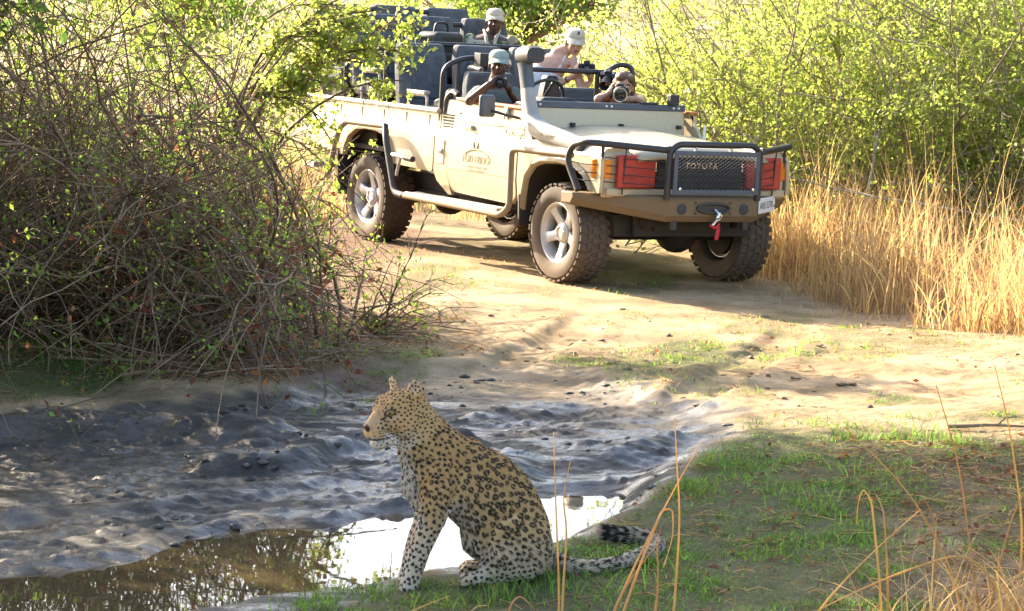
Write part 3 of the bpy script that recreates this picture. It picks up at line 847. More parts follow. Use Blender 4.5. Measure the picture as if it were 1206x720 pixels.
for s_ in (1, -1):
    b = y0 - (z1 - z0) / sl
    while b < y1 + (z1 - z0) / sl:
        ya, za = b, z0; yb, zb = b + s_ * (z1 - z0) / sl, z1
        pts = [(ya, za), (yb, zb)]
        (p0, q0), (p1, q1) = pts
        def at_y(yv): return q0 + (q1 - q0) * (yv - p0) / (p1 - p0)
        lo_, hi_ = (p0, p1) if p0 < p1 else (p1, p0)
        c0, c1 = max(lo_, y0), min(hi_, y1)
        if c1 - c0 > .01: mw.tube([(.843 + .001 * s_, c0, at_y(c0)), (.843 + .001 * s_, c1, at_y(c1))], .0026, 4, False)
        b += .041
tag(mw.build('diamond_mesh', WIRE, screen), kind='stuff')
for yv in (-.35, .32): MB().lathe([(.014, 0), (.012, .008), (.001, .010)], (.852, yv, .785), (1, 0, 0), 10).build('bolt', CHROME, screen)
for yv in (-.2, .12): MB().box((.82, yv, 1.085), (.02, .025, .05)).build('mesh_bracket', GALV, screen)

# snorkel
sn = MB()
def ring_sec(c, a, b, right, up, n=14, pw=3.0):
    out = []
    for k in range(n):
        t = 2 * pi * k / n
        cx = abs(cos(t)) ** (2 / pw) * np.sign(cos(t)); cy = abs(sin(t)) ** (2 / pw) * np.sign(sin(t))
        out.append(Vector(c) + Vector(right) * (a * cx) + Vector(up) * (b * cy))
    return out
Rv = Vector((0, 1, 0))
sn.loft([ring_sec((.20, -.80, 1.045), .055, .050, Rv, (0, 0, 1)), ring_sec((.0, -.80, 1.075), .062, .060, Rv, (0, 0, 1)), ring_sec((-.30, -.80, 1.11), .066, .068, Rv, (.1, 0, 1)),
         ring_sec((-.47, -.80, 1.145), .066, .075, Rv, (.4, 0, .9)), ring_sec((-.57, -.80, 1.22), .062, .070, Rv, (.8, 0, .55)), ring_sec((-.615, -.80, 1.34), .052, .060, Rv, (.97, 0, .2)), ring_sec((-.645, -.80, 1.45), .046, .054, Rv, (1, 0, .2))])
snork = sn.build('snorkel', GREYPL, truck, ang=60)
s2 = MB(); s2.loft([ring_sec((-.643, -.80, 1.44), .048, .056, Rv, (1, 0, .2)), ring_sec((-.69, -.80, 1.60), .050, .058, Rv, (1, 0, .2)), ring_sec((-.70, -.80, 1.635), .056, .066, Rv, (1, 0, .2))]); s2.build('riser', MIRBLUE, snork, ang=60)
s3 = MB(); s3.loft([ring_sec((-.78, -.79, 1.69), .060, .055, Rv, (0, 0, 1)), ring_sec((-.70, -.79, 1.70), .075, .070, Rv, (0, 0, 1)), ring_sec((-.60, -.79, 1.705), .082, .068, Rv, (0, 0, 1)), ring_sec((-.56, -.79, 1.70), .082, .060, Rv, (0, 0, 1))]); s3.build('snorkel_head', DARKPL, snork, ang=50)
s4 = MB(); s4.loft([ring_sec((.19, -.80, 1.045), .058, .054, Rv, (0, 0, 1)), ring_sec((.25, -.80, 1.042), .058, .052, Rv, (0, 0, 1)), ring_sec((.27, -.80, 1.03), .045, .035, Rv, (0, 0, 1))]); s4.build('snorkel_cap', DARKPL, snork, ang=50)
text('LANDCRUISER V8', .042, DECAL, snork, frame_M((-.16, -.8665, 1.095), (1, 0, -.17), (.0, 0, 1)), 'lettering', .001)

# lettering on the driver's door
dM = lambda x, z, yy: frame_M((x, -yy, z), (1, 0, 0), (0, 0, 1))
text('PUKU RIDGE', .088, DECAL, truck, dM(-1.235, .835, .8805), 'lettering', .0006, .88)
text('LUXURY SAFARI CAMP', .026, DECAL, truck, dM(-1.225, .775, .8805), 'lettering', .0004, 1.25)
text('SOUTH LUANGWA', .026, DECAL, truck, dM(-1.225, .745, .8806), 'lettering', .0004, 1.2)
ap = MB(); apts = [(-1.235 + .19 * cos(a), -.8806, .86 + .055 * sin(a) ** 1.0) for a in np.linspace(radians(12), radians(168), 18)]
ap.tube(apts, .0035, 4); ap.build('door_emblem', DECAL, truck)
eh = MB()
for sx_ in (-1, 1): eh.tube([(-1.262 + sx_ * .018, -.8806, .925), (-1.262 + sx_ * .034, -.8806, .950), (-1.262 + sx_ * .030, -.877, .975), (-1.262 + sx_ * .018, -.875, .988)], [.004, .005, .004, .002], 4)
eh.build('door_emblem', DECAL, truck)
bdg = MB(); bdg.box((-.80, -.829, 1.045), (.27, .012, .02), (0, radians(0), 0)); bo_ = bdg.build('badge', CHROME, truck, bevel=.004)
text('LandCruiser', .058, CHROME, truck, dM(-.78, 1.078, .8255), 'badge_script', .003, .9, .35)

# driver's side mirror and latch
mr = MB(); mr.box((0, 0, 0), (.05, .155, .175)); mo = mr.build('side_mirror', MIRBLUE, truck, bevel=.03, seg=4)
mo.location = (-.86, -1.03, 1.285); mo.rotation_euler = (0, 0, radians(12))
mar = MB(); mar.tube(fillet([(-.72, -.80, 1.20), (-.75, -.90, 1.22), (-.84, -1.0, 1.25)], .03), .011, 8); mar.build('mirror_arm', DARKPL, truck)
lt = MB(); lt.box((-.90, -.825, 1.235), (.05, .02, .085)); lt.tube([(-.88, -.84, 1.27), (-.88, -.84, 1.2)], .008, 6); lt.box((-.92, -.835, 1.20), (.02, .015, .04)); lt.build('door_latch', CHROME, truck, bevel=.004)
# ================================================================ the leopard
# side view laid out in metres: a = along the body (negative = towards its face), h = height, d = across (positive = its far side)
LEO_Y = 9.25
_k = .001307
def LP(zx, zy, d=0.0):
    a = (zx - 430) * _k
    h = (628 - zy) * _k
    x = -.138 + a
    y = LEO_Y + a * .28 + d
    return Vector((x, y, h + .012 - .055 * max(0.0, (430 - zx) / 200.0) * max(0.0, (zy - 300) / 330.0) * .6))

def body_from(mb, voxel, smooth_it, name, sub=0, fac=.5):
    me = bpy.data.meshes.new('tmp'); me.from_pydata(mb.v, [], mb.f)
    bm = bmesh.new(); bm.from_mesh(me); bmesh.ops.recalc_face_normals(bm, faces=bm.faces); bm.to_mesh(me); bm.free()
    o = bpy.data.objects.new('tmp', me); COL.objects.link(o)
    r = o.modifiers.new('r', 'REMESH'); r.mode = 'VOXEL'; r.voxel_size = voxel; r.adaptivity = 0
    s = o.modifiers.new('s', 'SMOOTH'); s.factor = fac; s.iterations = smooth_it
    if sub:
        q = o.modifiers.new('q', 'SUBSURF'); q.levels = sub; q.render_levels = sub
    dg = bpy.context.evaluated_depsgraph_get(); dg.update()
    out = bpy.data.meshes.new_from_object(o.evaluated_get(dg))
    bpy.data.objects.remove(o); out.name = name
    return out

L = MB()
secs = [((280, 100), (208, 205), .060), ((318, 145), (218, 255), .070), ((365, 195), (232, 310), .088), ((425, 240), (244, 375), .108), ((480, 262), (272, 408), .116),
        ((530, 293), (345, 428), .120), ((574, 340), (392, 480), .124), ((607, 398), (402, 545), .128), ((632, 462), (440, 580), .130), ((646, 540), (480, 612), .124), ((640, 600), (540, 628), .085)]
loops = []
for (bx, bz), (fx, fz), w in secs:
    A = LP(bx, bz); B = LP(fx, fz); c = (A + B) / 2; hlf = (A - B) / 2; lat = Vector((-.27, .96, 0)).normalized() * w
    q = []
    for k in range(18):
        t = 2 * pi * k / 18
        q.append(c + hlf * (abs(cos(t)) ** .9 * np.sign(cos(t))) + lat * (abs(sin(t)) ** .85 * np.sign(sin(t))))
    loops.append(q)
L.loft(loops)
def cp(a, b, ra, rb): L.cap(LP(*a), LP(*b), ra * _k, rb * _k, 14)
def el(c, r): L.ell(LP(*c), (r[0] * _k, r[1], r[2] * _k))
# withers, chest, haunch padding
el((405, 300, -.035), (66, .075, 70)); el((405, 300, .045), (66, .075, 70))
el((298, 372, 0), (54, .088, 62))
el((262, 330, 0), (34, .07, 70))
for sd in (-1, 1):
    f = 0 if sd < 0 else 1
    # shoulder, upper arm, forearm, paw
    el((338 - 6 * f, 340, sd * .078), (62, .046, 92))
    cp((330 - 6 * f, 350, sd * .085), (314 - 6 * f, 434, sd * .085), 52, 37)
    cp((314 - 8 * f, 432, sd * .085), (277 - 10 * f, 515, sd * .080), 37, 30)
    cp((277 - 10 * f, 515, sd * .080), (249 - 8 * f, 605, sd * .078), 30, 26)
    cp((249 - 8 * f, 605, sd * .078), (236 - 8 * f, 640, sd * .078), 27, 26)
    el((222 - 8 * f, 645, sd * .078), (44, .043, 24)); el((206 - 8 * f, 640, sd * .078), (30, .036, 18))
    for k, (tx, td) in enumerate(((192, -.030), (180, -.011), (180, .011), (191, .030))):
        el((tx - 8 * f, 652, sd * .078 + td), (19, .0135, 15))
    # haunch, shank, foot
    el((562, 535, sd * .088), (82, .055, 92)); el((520, 560, sd * .095), (62, .048, 66))
    cp((505, 555, sd * .10), (476, 585, sd * .10), 44, 34)
    cp((482, 588, sd * .10), (585, 612, sd * .085), 30, 18)
    cp((580, 610, sd * .085), (455, 612, sd * .10), 17, 19)
    el((425, 612, sd * .10), (40, .038, 19))
    for td in (-.027, -.009, .009, .027): el((396 + abs(td) * 250, 615, sd * .10 + td), (16, .0115, 13))
# tail on the ground, curling back to its black tip
tail_px = [(.150, 9.40, .055), (.20, 9.36, .030), (.27, 9.34, .030), (.385, 9.40, .032), (.47, 9.52, .034), (.545, 9.66, .034), (.578, 9.76, .034), (.555, 9.85, .036), (.50, 9.87, .040), (.445, 9.865, .046), (.372, 9.86, .058)]
tail_pts = fillet(tail_px, .05, 4)
L.tube(tail_pts, [.030 - .010 * min(1, i / 12) + (.004 if i > len(tail_pts) - 10 else 0) for i in range(len(tail_pts))], 12)
L.ell(tail_pts[-1], (.026, .024, .024))
# head
HC_ = LP(226, 140, -.005)
_f = Vector((-.77, -.62, -.13)).normalized(); _l = Vector((0, 0, 1)).cross(_f).normalized(); _u = _f.cross(_l).normalized()
HSC = 1.17
def HP(f, l, u): return HC_ + (_f * f + _l * l + _u * u) * HSC
HR = Matrix((_f, _l, _u)).transposed().to_euler()
def hel(c, r): L.ell(HP(*c), tuple(x * HSC for x in r), HR, 16, 10)
def hcap(a, b, ra, rb): L.cap(HP(*a), HP(*b), ra * HSC, rb * HSC)
hel((0, 0, 0), (.078, .068, .068)); hel((-.035, 0, -.008), (.065, .066, .066))
hcap((.02, 0, .033), (.106, 0, -.010), .038, .021)
hcap((.04, 0, -.02), (.096, 0, -.036), .050, .039)
for s_ in (-1, 1):
    hel((.008, s_ * .044, -.036), (.052, .033, .044))
    hel((.104, s_ * .018, -.046), (.031, .023, .025))
    hcap((.045, s_ * .028, .036), (.076, s_ * .031, .014), .021, .013)
hel((.128, 0, -.020), (.014, .018, .014))
hcap((.02, 0, -.065), (.102, 0, -.079), .037, .025)
L.cap(HP(-.03, 0, -.04), LP(290, 215), .072, .085)
ears = MB()
for s_ in (-1, 1):
    c0 = HP(-.022, s_ * .060, .068)
    Rm = Matrix((_f, _l, _u)).transposed()
    E_ = Rm @ Euler((radians(-s_ * 24), radians(8), radians(s_ * 26))).to_matrix()
    L.ell(c0, (.014, .039, .037), E_.to_euler(), 14, 9)
leo_me = body_from(L, .0065, 7, 'leopard', 1)

nv = len(leo_me.vertices)
co = np.empty(nv * 3, np.float32); leo_me.vertices.foreach_get('co', co); co = co.reshape(-1, 3)
no = np.empty(nv * 3, np.float32); leo_me.vertices.foreach_get('normal', no); no = no.reshape(-1, 3)
# carve the ear cups and eye sockets a little
for s_ in (-1, 1):
    c = np.array(HP(-.010, s_ * .060, .074)); d = np.linalg.norm(co - c, axis=1)
    co -= (np.array(_f) * .014)[None] * np.exp(-(d / .022) ** 2)[:, None]
    c = np.array(HP(.068, s_ * .040, .012)); d = np.linalg.norm(co - c, axis=1)
    co -= no * (.006 * np.exp(-(d / .012) ** 2))[:, None]
# shoulder crease and the front edge of the haunch on both flanks
A0 = (co[:, 0] + .138) / _k + 430; Z0 = 628 - (co[:, 2] - .012) / _k
side_ = np.abs(no @ np.array([.27, -.96, 0]))
for pl_, dp in (([(392, 300), (388, 350), (370, 400), (346, 440)], .010), ([(545, 430), (505, 445), (478, 480), (462, 530), (452, 575)], .010), ([(300, 330), (290, 400), (300, 450)], .004)):
    dg = seg_dist(A0, Z0, pl_, False)
    co -= no * (dp * np.exp(-(dg / 11.0) ** 2) * sstep(.45, .75, side_))[:, None]
# mouth line
hl = np.stack([(co - np.array(HC_)) @ np.array(v) for v in (_f, _l, _u)], -1) / HSC
ml = np.exp(-((hl[:, 2] + .066 + .10 * np.maximum(0, .08 - hl[:, 0]) * -.2) / .0045) ** 2) * sstep(.045, .07, hl[:, 0]) * (np.linalg.norm(hl, axis=1) < .17)
co -= no * (.004 * ml)[:, None]
leo_me.vertices.foreach_set('co', co.ravel()); leo_me.update()

A_ = (co[:, 0] + .138) / _k + 430
Z_ = 628 - (co[:, 2] - .012) / _k
inh = np.linalg.norm(hl * np.array([1, 1, 1]), axis=1)
is_tail = (co[:, 0] > .14) & (co[:, 2] < .085) & (A_ > 640) | (co[:, 0] > .20)
is_head = (inh < .125) | (hl[:, 0] > .03) & (inh < .19) & ~is_tail
is_fore = (Z_ > 455) & (A_ < 345)
is_hind = (Z_ > 575) & (A_ >= 345) & (A_ < 600) & ~is_tail
neck = (A_ < 330) & (Z_ < 300) & ~is_head
should = (A_ < 395) & ~neck & ~is_head & ~is_fore
thigh = (Z_ > 500) & (A_ > 430) & ~is_hind & ~is_tail
lat = no @ np.array([.27, -.96, 0])          # + on the near side
rs_ = np.random.default_rng(5)
sp_d = np.full(nv, .0240)                     # spacing of spots
sp_d[is_head] = .0128; sp_d[neck] = .0160; sp_d[should] = .0172; sp_d[is_fore] = .0175; sp_d[is_hind] = .0170; sp_d[thigh] = .0195; sp_d[is_tail] = .022
sp_d += (sp_d * .25 * (rs_.random(nv) - .5)).astype(np.float32)
order = rs_.permutation(nv)
cell = {}
spots = []; sdd = []
gs = .03
for i in order[:60000]:
    p = co[i]; r = sp_d[i]
    key = (int(p[0] // gs), int(p[1] // gs), int(p[2] // gs)); ok = True
    for dx in (-1, 0, 1):
        for dy in (-1, 0, 1):
            for dz in (-1, 0, 1):
                for j in cell.get((key[0] + dx, key[1] + dy, key[2] + dz), ()):
                    q = spots[j][0]
                    if (p[0] - q[0]) ** 2 + (p[1] - q[1]) ** 2 + (p[2] - q[2]) ** 2 < (.5 * (r + spots[j][1])) ** 2: ok = False; break
                if not ok: break
            if not ok: break
        if not ok: break
    if ok:
        cell.setdefault(key, []).append(len(spots)); spots.append((p, r, i))
SPc = np.array([s[0] for s in spots], np.float32); SPr = np.array([s[1] for s in spots], np.float32); SPi = np.array([s[2] for s in spots])
ring = ~(is_head | neck | is_fore | is_hind | is_tail | should | thigh)[SPi]
half = (should | thigh)[SPi] & (rs_.random(len(SPi)) < .30) & (SPr > .018)
ring |= half
ph = rs_.random(len(SPi)) * 2 * pi; el1 = rs_.normal(size=(len(SPi), 3)); el1 /= np.linalg.norm(el1, axis=1, keepdims=True)
el1[:, 2] *= .4
szj = 1 + .30 * (rs_.random(len(SPi)) - .5)
field = np.full(nv, 1.0, np.float32); core = np.full(nv, 1.0, np.float32)
sq = (SPc ** 2).sum(1)
for s0 in range(0, nv, 8000):
    P = co[s0:s0 + 8000]
    D2 = (P ** 2).sum(1)[:, None] + sq[None] - 2 * P @ SPc.T
    nb = np.argpartition(D2, 3, axis=1)[:, :3]
    fm = np.full(len(P), 1.0); cm = np.full(len(P), 1.0)
    for k in range(3):
        j = nb[:, k]; v = P - SPc[j]
        st_ = (v * el1[j]).sum(1, keepdims=True) * el1[j]
        v = v - st_ * .28                                  # slightly long spots
        d = np.linalg.norm(v, axis=1); r = SPr[j] * szj[j]
        nrm = no[SPi[j]]
        t1 = np.cross(nrm, [0.31, .2, .93]); t1 /= np.linalg.norm(t1, axis=1, keepdims=True) + 1e-6
        t2 = np.cross(nrm, t1)
        an = np.arctan2((v * t2).sum(1), (v * t1).sum(1))
        wob = 1 + .16 * np.sin(3 * an + ph[j]) + .10 * np.sin(5 * an + 2 * ph[j])
        rr = .30 * r * (1 + (wob - 1) * .7)
        gap = np.cos(3 * an + ph[j] * 3) * .5 + .35 * np.cos(2 * an + ph[j])
        fr_ = np.abs(d - rr) - (.150 * r) * (1 - .95 * sstep(.45, .80, gap))
        fs_ = d - np.where(is_head[SPi[j]], .33, .385) * r * wob
        fm = np.minimum(fm, np.where(ring[j], fr_, fs_))
        cm = np.minimum(cm, np.where(ring[j], d - .30 * r, 1.0))
    field[s0:s0 + 8000] = fm; core[s0:s0 + 8000] = cm
# base coat
back = sstep(.1, .8, no[:, 2] * .6 + (1 - np.abs(lat)) * .2 + sstep(520, 300, Z_) * .35)
white = sstep(.05, .75, -no[:, 2]) * (Z_ > 380)
white = np.maximum(white, sstep(285, 250, A_ - .10 * (Z_ - 300)) * sstep(270, 330, Z_) * (1 - is_fore * .5))
white = np.maximum(white, .75 * sstep(70, 20, np.abs((A_ - 430) - (Z_ - 560) * .6)) * sstep(440, 520, Z_) * (~is_tail))
white = np.maximum(white, .6 * sstep(410, 530, Z_) * (A_ < 365)); white = np.maximum(white, .55 * is_hind)
white = np.maximum(white, .45 * sstep(470, 560, Z_) * (~is_tail))
white = np.maximum(white, .7 * is_tail)
white = np.maximum(white, .8 * sstep(235, 205, A_ - .12 * (Z_ - 200)) * sstep(190, 230, Z_) * (~is_head))
fc0 = np.interp(Z_, [205, 255, 310, 375, 430, 470], [208, 218, 232, 244, 258, 262])
white = np.maximum(white, .9 * sstep(fc0 + 48, fc0 + 16, A_) * sstep(215, 260, Z_) * sstep(500, 450, Z_) * (~is_head))
white = np.where(is_head, np.maximum(sstep(-.045, -.07, hl[:, 2]) * .9 * sstep(-.03, .04, hl[:, 0]), .35 * sstep(.010, .0, np.abs(hl[:, 2] + .004)) * (hl[:, 0] > .04)), white)
cream = np.array([.60, .52, .42]); tan = np.array([.54, .345, .15]); rich = np.array([.48, .275, .095])
base = cream[None] * white[:, None] + (1 - white[:, None]) * (tan[None] * (1 - back[:, None]) + rich[None] * back[:, None])
deep = np.array([.36, .19, .065])
kc = (sstep(.0015, -.0015, core) * (1 - white * .85) * .75)[:, None]
base = base * (1 - kc) + deep[None] * kc
bz = (sstep(.05, .085, hl[:, 0]) * sstep(-.055, -.03, hl[:, 2]) * is_head * .7)[:, None]
base = base * (1 - bz) + np.array([.42, .26, .12])[None] * bz
# bare tan bridge of the nose, dark nose and lips, ear backs, eye rims
fld = field.copy()
bridge = is_head & (hl[:, 0] > .078) & (np.abs(hl[:, 1]) < .022) & (hl[:, 2] > -.05)
fld[bridge] = 1.0
mz = is_head & (hl[:, 0] > .085) & (hl[:, 2] < -.035)
fld[mz] = np.maximum(fld[mz], .0)
rows = np.minimum(np.abs(hl[:, 2] + .044), np.minimum(np.abs(hl[:, 2] + .052), np.abs(hl[:, 2] + .036))) - .0012
whisk = is_head & (hl[:, 0] > .070) & (hl[:, 0] < .118) & (np.abs(hl[:, 1]) > .016)
fld = np.where(whisk, np.minimum(fld, np.where(hl[:, 2] < -.03, rows, 1)), fld)
nose = (np.linalg.norm((hl - np.array([.142, 0, -.026])) / np.array([.014, .017, .014]), axis=1) - 1) * .012
lips = np.where(ml > .45, -.001, .01) * np.where(hl[:, 0] > .05, 1, 1)
for s_ in (-1, 1):
    de = np.linalg.norm((hl - np.array([.070, s_ * .040, .012])) / np.array([.017, .017, .0105]), axis=1)
    fld = np.minimum(fld, (np.abs(de - 1.0) - .17) * .010)
    tear = np.hypot(hl[:, 1] - s_ * (.029 - (hl[:, 0] - .08) * .2), (hl[:, 2] - .004 + (hl[:, 0] - .08) * .9)) - .0045
    fld = np.where((hl[:, 0] > .075) & (hl[:, 0] < .094), np.minimum(fld, tear), fld)
    eb = np.linalg.norm((hl - np.array([-.048, s_ * .064, .062])) / np.array([.024, .030, .022]), axis=1)
    fld = np.minimum(fld, (eb - 1) * .012 + (hl[:, 0] > -.036) * .05)
fld = np.minimum(fld, np.minimum(nose, lips))
# tail: dark bands growing to a black tip
ti = np.arctan2(co[:, 1] - 9.60, co[:, 0] - .3)
on_upper = is_tail & (co[:, 1] > 9.79)
band = np.sin(co[:, 0] * 2 * pi / .036 + 1.2 * np.sin(co[:, 2] * 90)) * .006 + (.002 - .0062 * sstep(.52, .40, co[:, 0]))
fld = np.where(on_upper, np.minimum(fld, np.where(co[:, 0] < .50, band, fld)), fld)
wt_ = on_upper & (co[:, 0] < .366)
fld = np.where(wt_, .01, fld)
pinkear = np.zeros(nv)
for s_ in (-1, 1):
    c = np.array([-.018, s_ * .060, .076]); d = np.linalg.norm(hl - c, axis=1); pinkear = np.maximum(pinkear, sstep(.03, .012, d) * (hl[:, 0] > -.03))
base = base * (1 - pinkear[:, None] * .6) + np.array([.50, .40, .32])[None] * pinkear[:, None] * .6

for an, ty, arr in (('spot', 'FLOAT', fld), ):
    a = leo_me.attributes.new(an, ty, 'POINT'); a.data.foreach_set('value', np.clip(arr, -.02, .02).astype(np.float32))
a = leo_me.attributes.new('coat', 'FLOAT_COLOR', 'POINT'); a.data.foreach_set('color', np.concatenate([base, np.ones((nv, 1))], 1).astype(np.float32).ravel())
leo_me.polygons.foreach_set('use_smooth', np.ones(len(leo_me.polygons), bool))
m, nt, bs = newmat('leopard_coat')
aS = N(nt, 'ShaderNodeAttribute', attribute_name='spot'); aC = N(nt, 'ShaderNodeAttribute', attribute_name='coat')
nz = noise(nt, 260, 3, .6)
ad = N(nt, 'ShaderNodeMath', operation='MULTIPLY_ADD', i_1=.003, i_2=-.0015); nt.links.new(nz, ad.inputs[0])
su = N(nt, 'ShaderNodeMath', operation='ADD'); nt.links.new(aS.outputs['Fac'], su.inputs[0]); nt.links.new(ad.outputs[0], su.inputs[1])
mrn = N(nt, 'ShaderNodeMapRange', i_1=-.0012, i_2=.0012, i_3=1.0, i_4=0.0); nt.links.new(su.outputs[0], mrn.inputs[0])
fine = ramp(nt, noise(nt, 420, 3, .7), [(.3, .82), (.7, 1.1)])
colr = mix(nt, 1.0, aC.outputs['Color'], fine, 'MULTIPLY')
nt.links.new(mix(nt, mrn.outputs[0], colr, (.022, .016, .012)), bs.inputs['Base Color'])
bs.inputs['Roughness'].default_value = .75
bs.inputs['Sheen Weight'].default_value = .25
bump(nt, bs, noise(nt, 500, 3, .7), .25, .003)
leo_me.materials.clear(); leo_me.materials.append(m)
leo = bpy.data.objects.new('leopard', leo_me); COL.objects.link(leo)
tag(leo, 'spotted leopard sitting upright on the grassy rim of the puddle', 'leopard')

# eyes, nose leather, whiskers
EYE = mat('leopard_eye', (.30, .22, .07), .08, var=.2, scale=60)
PUP = mat('pupil', (.004, .004, .004), .05)
NOSE = mat('nose_leather', (.10, .045, .035), .4, var=.2)
for s_ in (-1, 1):
    c = HP(.0655, s_ * .0380, .0120)
    e = MB().ell(c, (.0120,) * 3, None, 16, 10).build('eye', EYE, leo)
    dirv = (_f * .72 + _l * s_ * .68 + _u * .02).normalized()
    MB().lathe([(.0042, 0), (.0032, .0012), (.0001, .0018)], c + dirv * .0108, dirv, 10).build('pupil', PUP, e)
nl_ = MB().ell(HP(.1395, 0, -.019), (.007, .0155, .009), HR, 12, 8).build('nose', NOSE, leo)
wm = mat('whisker', (.75, .72, .66), .5)
for s_ in (-1, 1):
    for k in range(7):
        a0 = HP(.100 - .004 * (k % 3), s_ * .034, -.042 - .005 * (k % 4)); dv = (_l * s_ * 1.0 + _f * (.1 - .12 * (k % 3)) + _u * (-.25 - .12 * (k % 4))).normalized()
        MB().tube([a0, a0 + dv * .05 + _u * .003, a0 + dv * .095 - _u * .008], [.0007, .0005, .0002], 3).build('whisker', wm, leo)

# short fur
rf = np.random.default_rng(9)
leo_me.calc_loop_triangles()
T_ = np.empty(len(leo_me.loop_triangles) * 3, np.int32); leo_me.loop_triangles.foreach_get('vertices', T_); T_ = T_.reshape(-1, 3)
tri = co[T_]; ar = np.linalg.norm(np.cross(tri[:, 1] - tri[:, 0], tri[:, 2] - tri[:, 0]), axis=1)
NF = 150000
pick = rf.choice(len(T_), NF, p=ar / ar.sum()); b = rf.random((NF, 2)); fl_ = b.sum(1) > 1; b[fl_] = 1 - b[fl_]
wts = np.stack([1 - b.sum(1), b[:, 0], b[:, 1]], -1)
root = (tri[pick] * wts[..., None]).sum(1); vi = T_[pick]
rn = (no[vi] * wts[..., None]).sum(1); rn /= np.linalg.norm(rn, axis=1, keepdims=True)
rfield = (fld[vi] * wts).sum(1); rbase = (base[vi] * wts[..., None]).sum(1)
rw = (white[vi] * wts).sum(1); rhd = is_head[vi[:, 0]]; rleg = (is_fore | is_hind)[vi[:, 0]]
flow = np.tile(np.array([.55, .15, -.75]), (NF, 1)); flow[rhd] = np.array(-_f)[None] + np.array([0, 0, -.25]); flow[is_tail[vi[:, 0]]] = (.6, .3, -.1); flow[on_upper[vi[:, 0]]] = (-1, 0, .1)
flow = flow - (flow * rn).sum(1, keepdims=True) * rn; flow /= np.linalg.norm(flow, axis=1, keepdims=True) + 1e-6
ln_ = np.where(rhd, .0045, np.where(rleg, .0055, .0080)) * (1 + .7 * rw * (~rhd) * (~rleg)) * (.7 + .6 * rf.random(NF))
ln_[(hl[vi[:, 0], 0] > .10) & rhd] *= .45
ln_[on_upper[vi[:, 0]]] *= 2.4; ln_[is_tail[vi[:, 0]] & ~on_upper[vi[:, 0]]] *= 1.4
dr_ = flow * .93 + rn * .36 + rf.normal(size=(NF, 3)) * .14
p1 = root + dr_ * (ln_ * .5)[:, None]; p2 = p1 + (dr_ * .9 - rn * .10) * (ln_ * .5)[:, None]
dark = sstep(.0012, -.0004, rfield + rf.normal(size=NF) * .0005)
fc_ = rbase * (.82 + .40 * rf.random((NF, 1)))
fc_ = fc_ * (1 - dark[:, None]) + np.array([.022, .016, .012])[None] * dark[:, None]
hc = bpy.data.hair_curves.new('fur')
hc.add_curves([3] * NF)
pts_ = np.stack([root - rn * .001, p1, p2], 1).astype(np.float32)
hc.position_data.foreach_set('vector', pts_.ravel())
ra = hc.attributes.get('radius') or hc.attributes.new('radius', 'FLOAT', 'POINT')
ra.data.foreach_set('value', np.tile(np.array([.0007, .0006, .00015], np.float32), NF))
ca = hc.attributes.new('coat', 'FLOAT_COLOR', 'CURVE'); ca.data.foreach_set('color', np.concatenate([fc_, np.ones((NF, 1))], 1).astype(np.float32).ravel())
m, nt, bs = newmat('leopard_fur')
aC = N(nt, 'ShaderNodeAttribute', attribute_name='coat'); nt.links.new(aC.outputs['Color'], bs.inputs['Base Color'])
bs.inputs['Roughness'].default_value = .6; bs.inputs['Specular IOR Level'].default_value = .25
hc.materials.append(m)
fur = bpy.data.objects.new('fur', hc); COL.objects.link(fur); fur.parent = leo
tag(fur, kind='stuff')
# ================================================================ the people in the truck
def tp(x, y, z): return TRK_R @ Vector((x, y, z)) + TRK_T
def skinmat(name, c, rough=.5):
    m, nt, bs = newmat(name)
    n1 = noise(nt, 30, 4, .6)
    nt.links.new(ramp(nt, n1, [(.3, tuple(x * .82 for x in c)), (.7, c)]), bs.inputs['Base Color'])
    bs.inputs['Roughness'].default_value = rough
    bs.inputs['Subsurface Weight'].default_value = .08; bs.inputs['Subsurface Radius'].default_value = (.01, .004, .002)
    bump(nt, bs, noise(nt, 180, 3, .6), .1, .002)
    return m
DARKSK = skinmat('dark_skin', (.105, .052, .034), .42)
FAIRSK = skinmat('fair_skin', (.60, .34, .24), .5)
TANSK = skinmat('tanned_skin', (.52, .27, .17), .5)
def cloth(name, c, var=.12, bmp=.5, bscale=40, c2=None): return mat(name, c, .85, var=var, scale=16, bmp=bmp, bscale=bscale, c2=c2)
KHAKI = cloth('khaki_cap', (.56, .49, .38)); GREYGREEN = cloth('grey_green_cloth', (.30, .36, .32)); OLIVE = cloth('olive_shirt', (.12, .15, .13))
WHITETOP = cloth('white_vest', (.72, .74, .78)); DARKTOP = cloth('dark_vest', (.10, .085, .085)); TROUS = cloth('dark_trousers', (.06, .06, .055))
m, nt, bs = newmat('camouflage')
vo = N(nt, 'ShaderNodeTexVoronoi', i_Scale=16.0); tc = N(nt, 'ShaderNodeTexCoord')
nz = N(nt, 'ShaderNodeTexNoise', i_Scale=9.0); nt.links.new(tc.outputs['Object'], nz.inputs['Vector'])
nt.links.new(mix(nt, .35, tc.outputs['Object'], nz.outputs['Color']), vo.inputs['Vector'])
sc_ = N(nt, 'ShaderNodeSeparateColor'); nt.links.new(vo.outputs['Color'], sc_.inputs[0])
rr_ = ramp(nt, sc_.outputs[0], [(.0, (.06, .09, .045)), (.35, (.30, .26, .17)), (.6, (.12, .07, .04)), (.8, (.40, .38, .30))])
for n_ in nt.nodes:
    if n_.type == 'VALTORGB': n_.color_ramp.interpolation = 'CONSTANT'
nt.links.new(rr_, bs.inputs['Base Color']); bs.inputs['Roughness'].default_value = .9
CAMO = m
HAIRM = mat('brown_hair', (.16, .085, .04), .45, var=.3, scale=60, bmp=.8, bscale=160)
